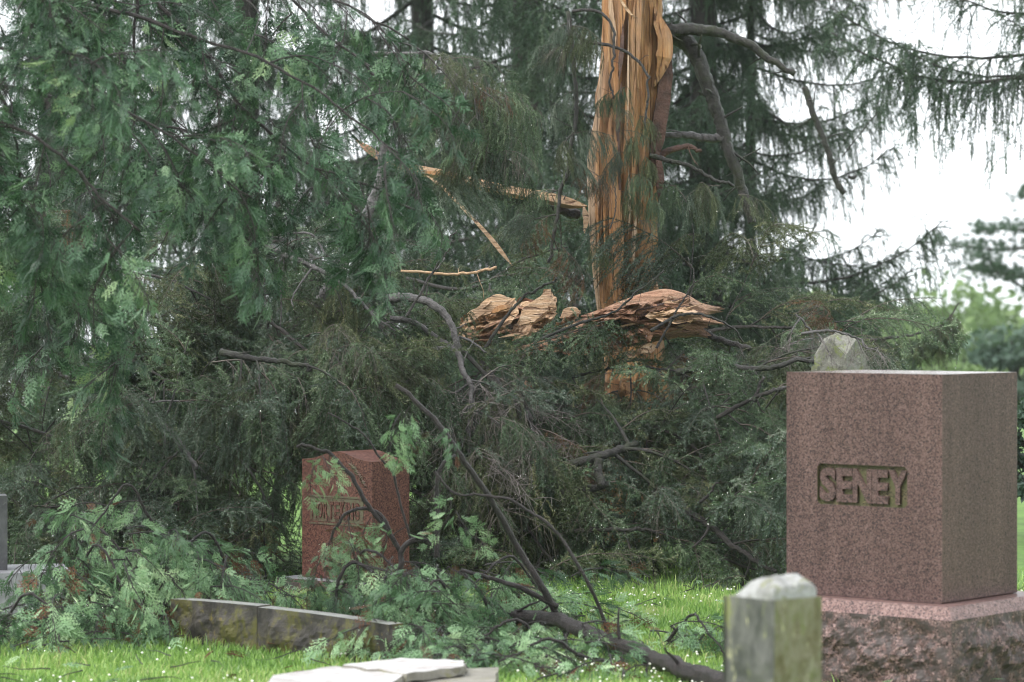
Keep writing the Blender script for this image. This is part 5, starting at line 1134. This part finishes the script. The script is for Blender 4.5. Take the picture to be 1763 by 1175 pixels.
def leafy_tree(name, px, d, top, label, cat, mat, rx, seed, base_z=None, n=5200, leaf=0.16, group='hazy trees far behind the monument', flat=False, trunk_px=None, blobs=None):
    rng = np.random.default_rng(seed); t = W(px, top, d); bz = hz(t.x, d) if base_z is None else base_z; b = Vector((t.x, d, bz))
    root = empty(name, b, label, cat, group); H = t.z - bz
    mbt = MB(); mb = MB()
    T = smooth_path([Vector((0, 0, -0.2)), Vector((0.1, 0, H * 0.5)), Vector((0, 0, H * 0.92))], 14); tube(mbt, T, np.linspace(0.02 * H + 0.05, 0.03, 14), 8, 0, 0.06, rng)
    nb = blobs or 26; C = []
    for q in range(nb):
        u = rng.uniform(0.18, 1.0); w = rx * math.sin(math.pi * min(0.97, 0.12 + 0.8 * u)) ** 0.7; a = rng.uniform(0, 6.28); rr = w * math.sqrt(rng.random())
        c = np.array([rr * math.cos(a), rr * math.sin(a), H * (0.1 + 0.82 * u)]); C.append(c)
        tube(mbt, smooth_path([Vector((0, 0, max(0.2, c[2] - 0.3 * H))), Vector(c * np.array([.5, .5, .9])), Vector(c)], 6), np.linspace(0.05, 0.02, 6), 5, 0, cap=False)
    C = np.array(C); idx = rng.integers(0, nb, n); sz = rx * rng.uniform(0.22, 0.42, nb)
    o = rng.normal(size=(n, 3)); o /= np.linalg.norm(o, axis=1)[:, None]; o *= (rng.random(n) ** 0.4)[:, None] * sz[idx][:, None]
    o *= np.array([1.5, 1.2, 0.38]) if flat else np.array([1, 1, 0.8])
    p = C[idx] + o; u = rng.normal(size=(n, 3)); u /= np.linalg.norm(u, axis=1)[:, None]; v = np.cross(u, rng.normal(size=(n, 3))); v /= np.linalg.norm(v, axis=1)[:, None]
    s = leaf * rng.uniform(0.5, 1.1, n)[:, None]; V = np.stack([p - u * s, p + v * s * 0.5, p + u * s, p - v * s * 0.5], 1).reshape(-1, 3); k = np.arange(n)[:, None] * 4
    mb.add(V, np.concatenate([k + [0, 1, 2], k + [0, 2, 3]]), 0, np.repeat(np.clip(rng.random(nb)[idx] * 0.6 + rng.random(n) * 0.4, 0, 1), 4))
    link('trunk', mbt.mesh('trunk', ['bark'], True), root); cr = link('crown', mb.mesh('crown', [mat]), root); cr['kind'] = 'stuff'
far = [('broad_tree', 1400, 95, 515, 'far_leaf', 5.0, 'pale round tree behind the drooping branches'), ('broad_tree', 1490, 110, 508, 'far_leaf', 6.0, 'pale rounded tree in the distant row left of the middle'), ('broad_tree', 1560, 100, 520, 'far_leaf', 4.5, 'low pale tree in the distant row'), ('broad_tree', 1625, 115, 500, 'far_leaf', 6.0, 'tallest pale tree in the distant row'), ('broad_tree', 1700, 105, 525, 'far_leaf', 5.0, 'pale tree under the pine branches'), ('broad_tree', 1770, 100, 540, 'far_leaf', 5.0, 'pale tree at the right edge of the picture'), ('broad_tree', 1310, 105, 500, 'far_leaf', 6.0, 'pale tree glimpsed through the spruces')]
for i, (nm, px, d, top, mat, rx, lb) in enumerate(far): leafy_tree(nm, px, d, top, lb, 'tree', mat, rx, 400 + i, leaf=0.3, n=5200)
leafy_tree('pine_tree', 1740, 62, 560, 'low dark pine with level branches behind the monument', 'tree', 'pine', 2.6, 420, leaf=0.16, flat=True, n=9000, blobs=20)
leafy_tree('shrub', 1680, 70, 640, 'bright yellow-green shrub above the monument edge', 'shrub', 'far_leaf', 2.6, 421, leaf=0.16, n=5000)
leafy_tree('shrub', 1765, 66, 650, 'bright yellow-green shrub right of the monument', 'shrub', 'far_leaf', 2.4, 422, leaf=0.16, n=5000)
leafy_tree('shrub', 1815, 19.5, 680, 'dark green shrub at the right edge beside the monument', 'shrub', 'pine', 0.42, 423, leaf=0.035, n=9000)
def far_pine():
    d = 52.0; b = W(1900, 600, d); b.z = hz(b.x, d); root = empty('pine_tree', b, 'blue-green pine reaching feathery level branches in from the right edge', 'tree', 'hazy trees far behind the monument')
    limb_mesh(root, 'trunk', [b + Vector((0, 0, -.2)), b + Vector((0, 0, 3)), b + Vector((0, 0, 9))], 0.2, 0.08, 'bark', 10, 20, seed=3)
    rng = np.random.default_rng(31); mb = MB(); mt = MB(); k = d / FPX
    for pts in ([(1900, 440), (1820, 425), (1720, 430), (1660, 425), (1595, 420)], [(1900, 500), (1800, 485), (1720, 470), (1650, 462)], [(1900, 420), (1800, 400), (1720, 395), (1680, 400)], [(1900, 560), (1800, 520), (1740, 480), (1690, 440)], [(1900, 350), (1800, 330), (1760, 340)]):
        P = smooth_path([W(x, y, d + rng.uniform(-.6, .6)) for x, y in pts], 24); tube(mt, P - np.array(b), np.linspace(0.05, 0.012, 24), 6, 0)
        for q in range(190):
            c = P[rng.integers(4, 24)] + rng.normal(0, 1, 3) * np.array([16 * k, 0.4, 7 * k]) + np.array([0, 0, 3 * k]); n = 40
            dd = rng.normal(size=(n, 3)); dd[:, 2] += 0.4; dd /= np.linalg.norm(dd, axis=1)[:, None]; l = 0.13 * rng.uniform(0.6, 1.1, n)[:, None]; sd = np.cross(dd, rng.normal(size=(n, 3))) * 0.0035
            V = np.stack([c - sd, c + sd, c + dd * l], 1).reshape(-1, 3) - np.array(b); mb.add(V, np.arange(3 * n).reshape(-1, 3), 0, rng.random())
    link('branches', mt.mesh('branches', ['bark'], True), root); cr = link('crown', mb.mesh('crown', ['pine']), root); cr['kind'] = 'stuff'
far_pine()
print('objects', len(bpy.data.objects))

def build_haze():
    mb = MB(); x, y0, y1, z0, z1 = 220, -40, 330, -30, 16
    V = [(-x, y0, z0), (x, y0, z0), (x, y1, z0), (-x, y1, z0), (-x, y0, z1), (x, y0, z1), (x, y1, z1), (-x, y1, z1)]
    mb.add(V, [[0, 2, 1], [0, 3, 2], [4, 5, 6], [4, 6, 7], [0, 1, 5], [0, 5, 4], [1, 2, 6], [1, 6, 5], [2, 3, 7], [2, 7, 6], [3, 0, 4], [3, 4, 7]])
    m = bpy.data.materials.new('rain_haze'); m.use_nodes = True; n = m.node_tree.nodes; n.clear()
    o = n.new('ShaderNodeOutputMaterial'); v = n.new('ShaderNodeVolumePrincipled'); v.inputs['Color'].default_value = (0.9, 0.93, 0.96, 1); v.inputs['Density'].default_value = 0.0004
    m.node_tree.links.new(v.outputs[0], o.inputs['Volume']); M['haze'] = m
    h = link('haze', mb.mesh('haze', ['haze'])); h['kind'] = 'stuff'; h['label'] = 'thin grey rain haze hanging between the trees'
build_haze()
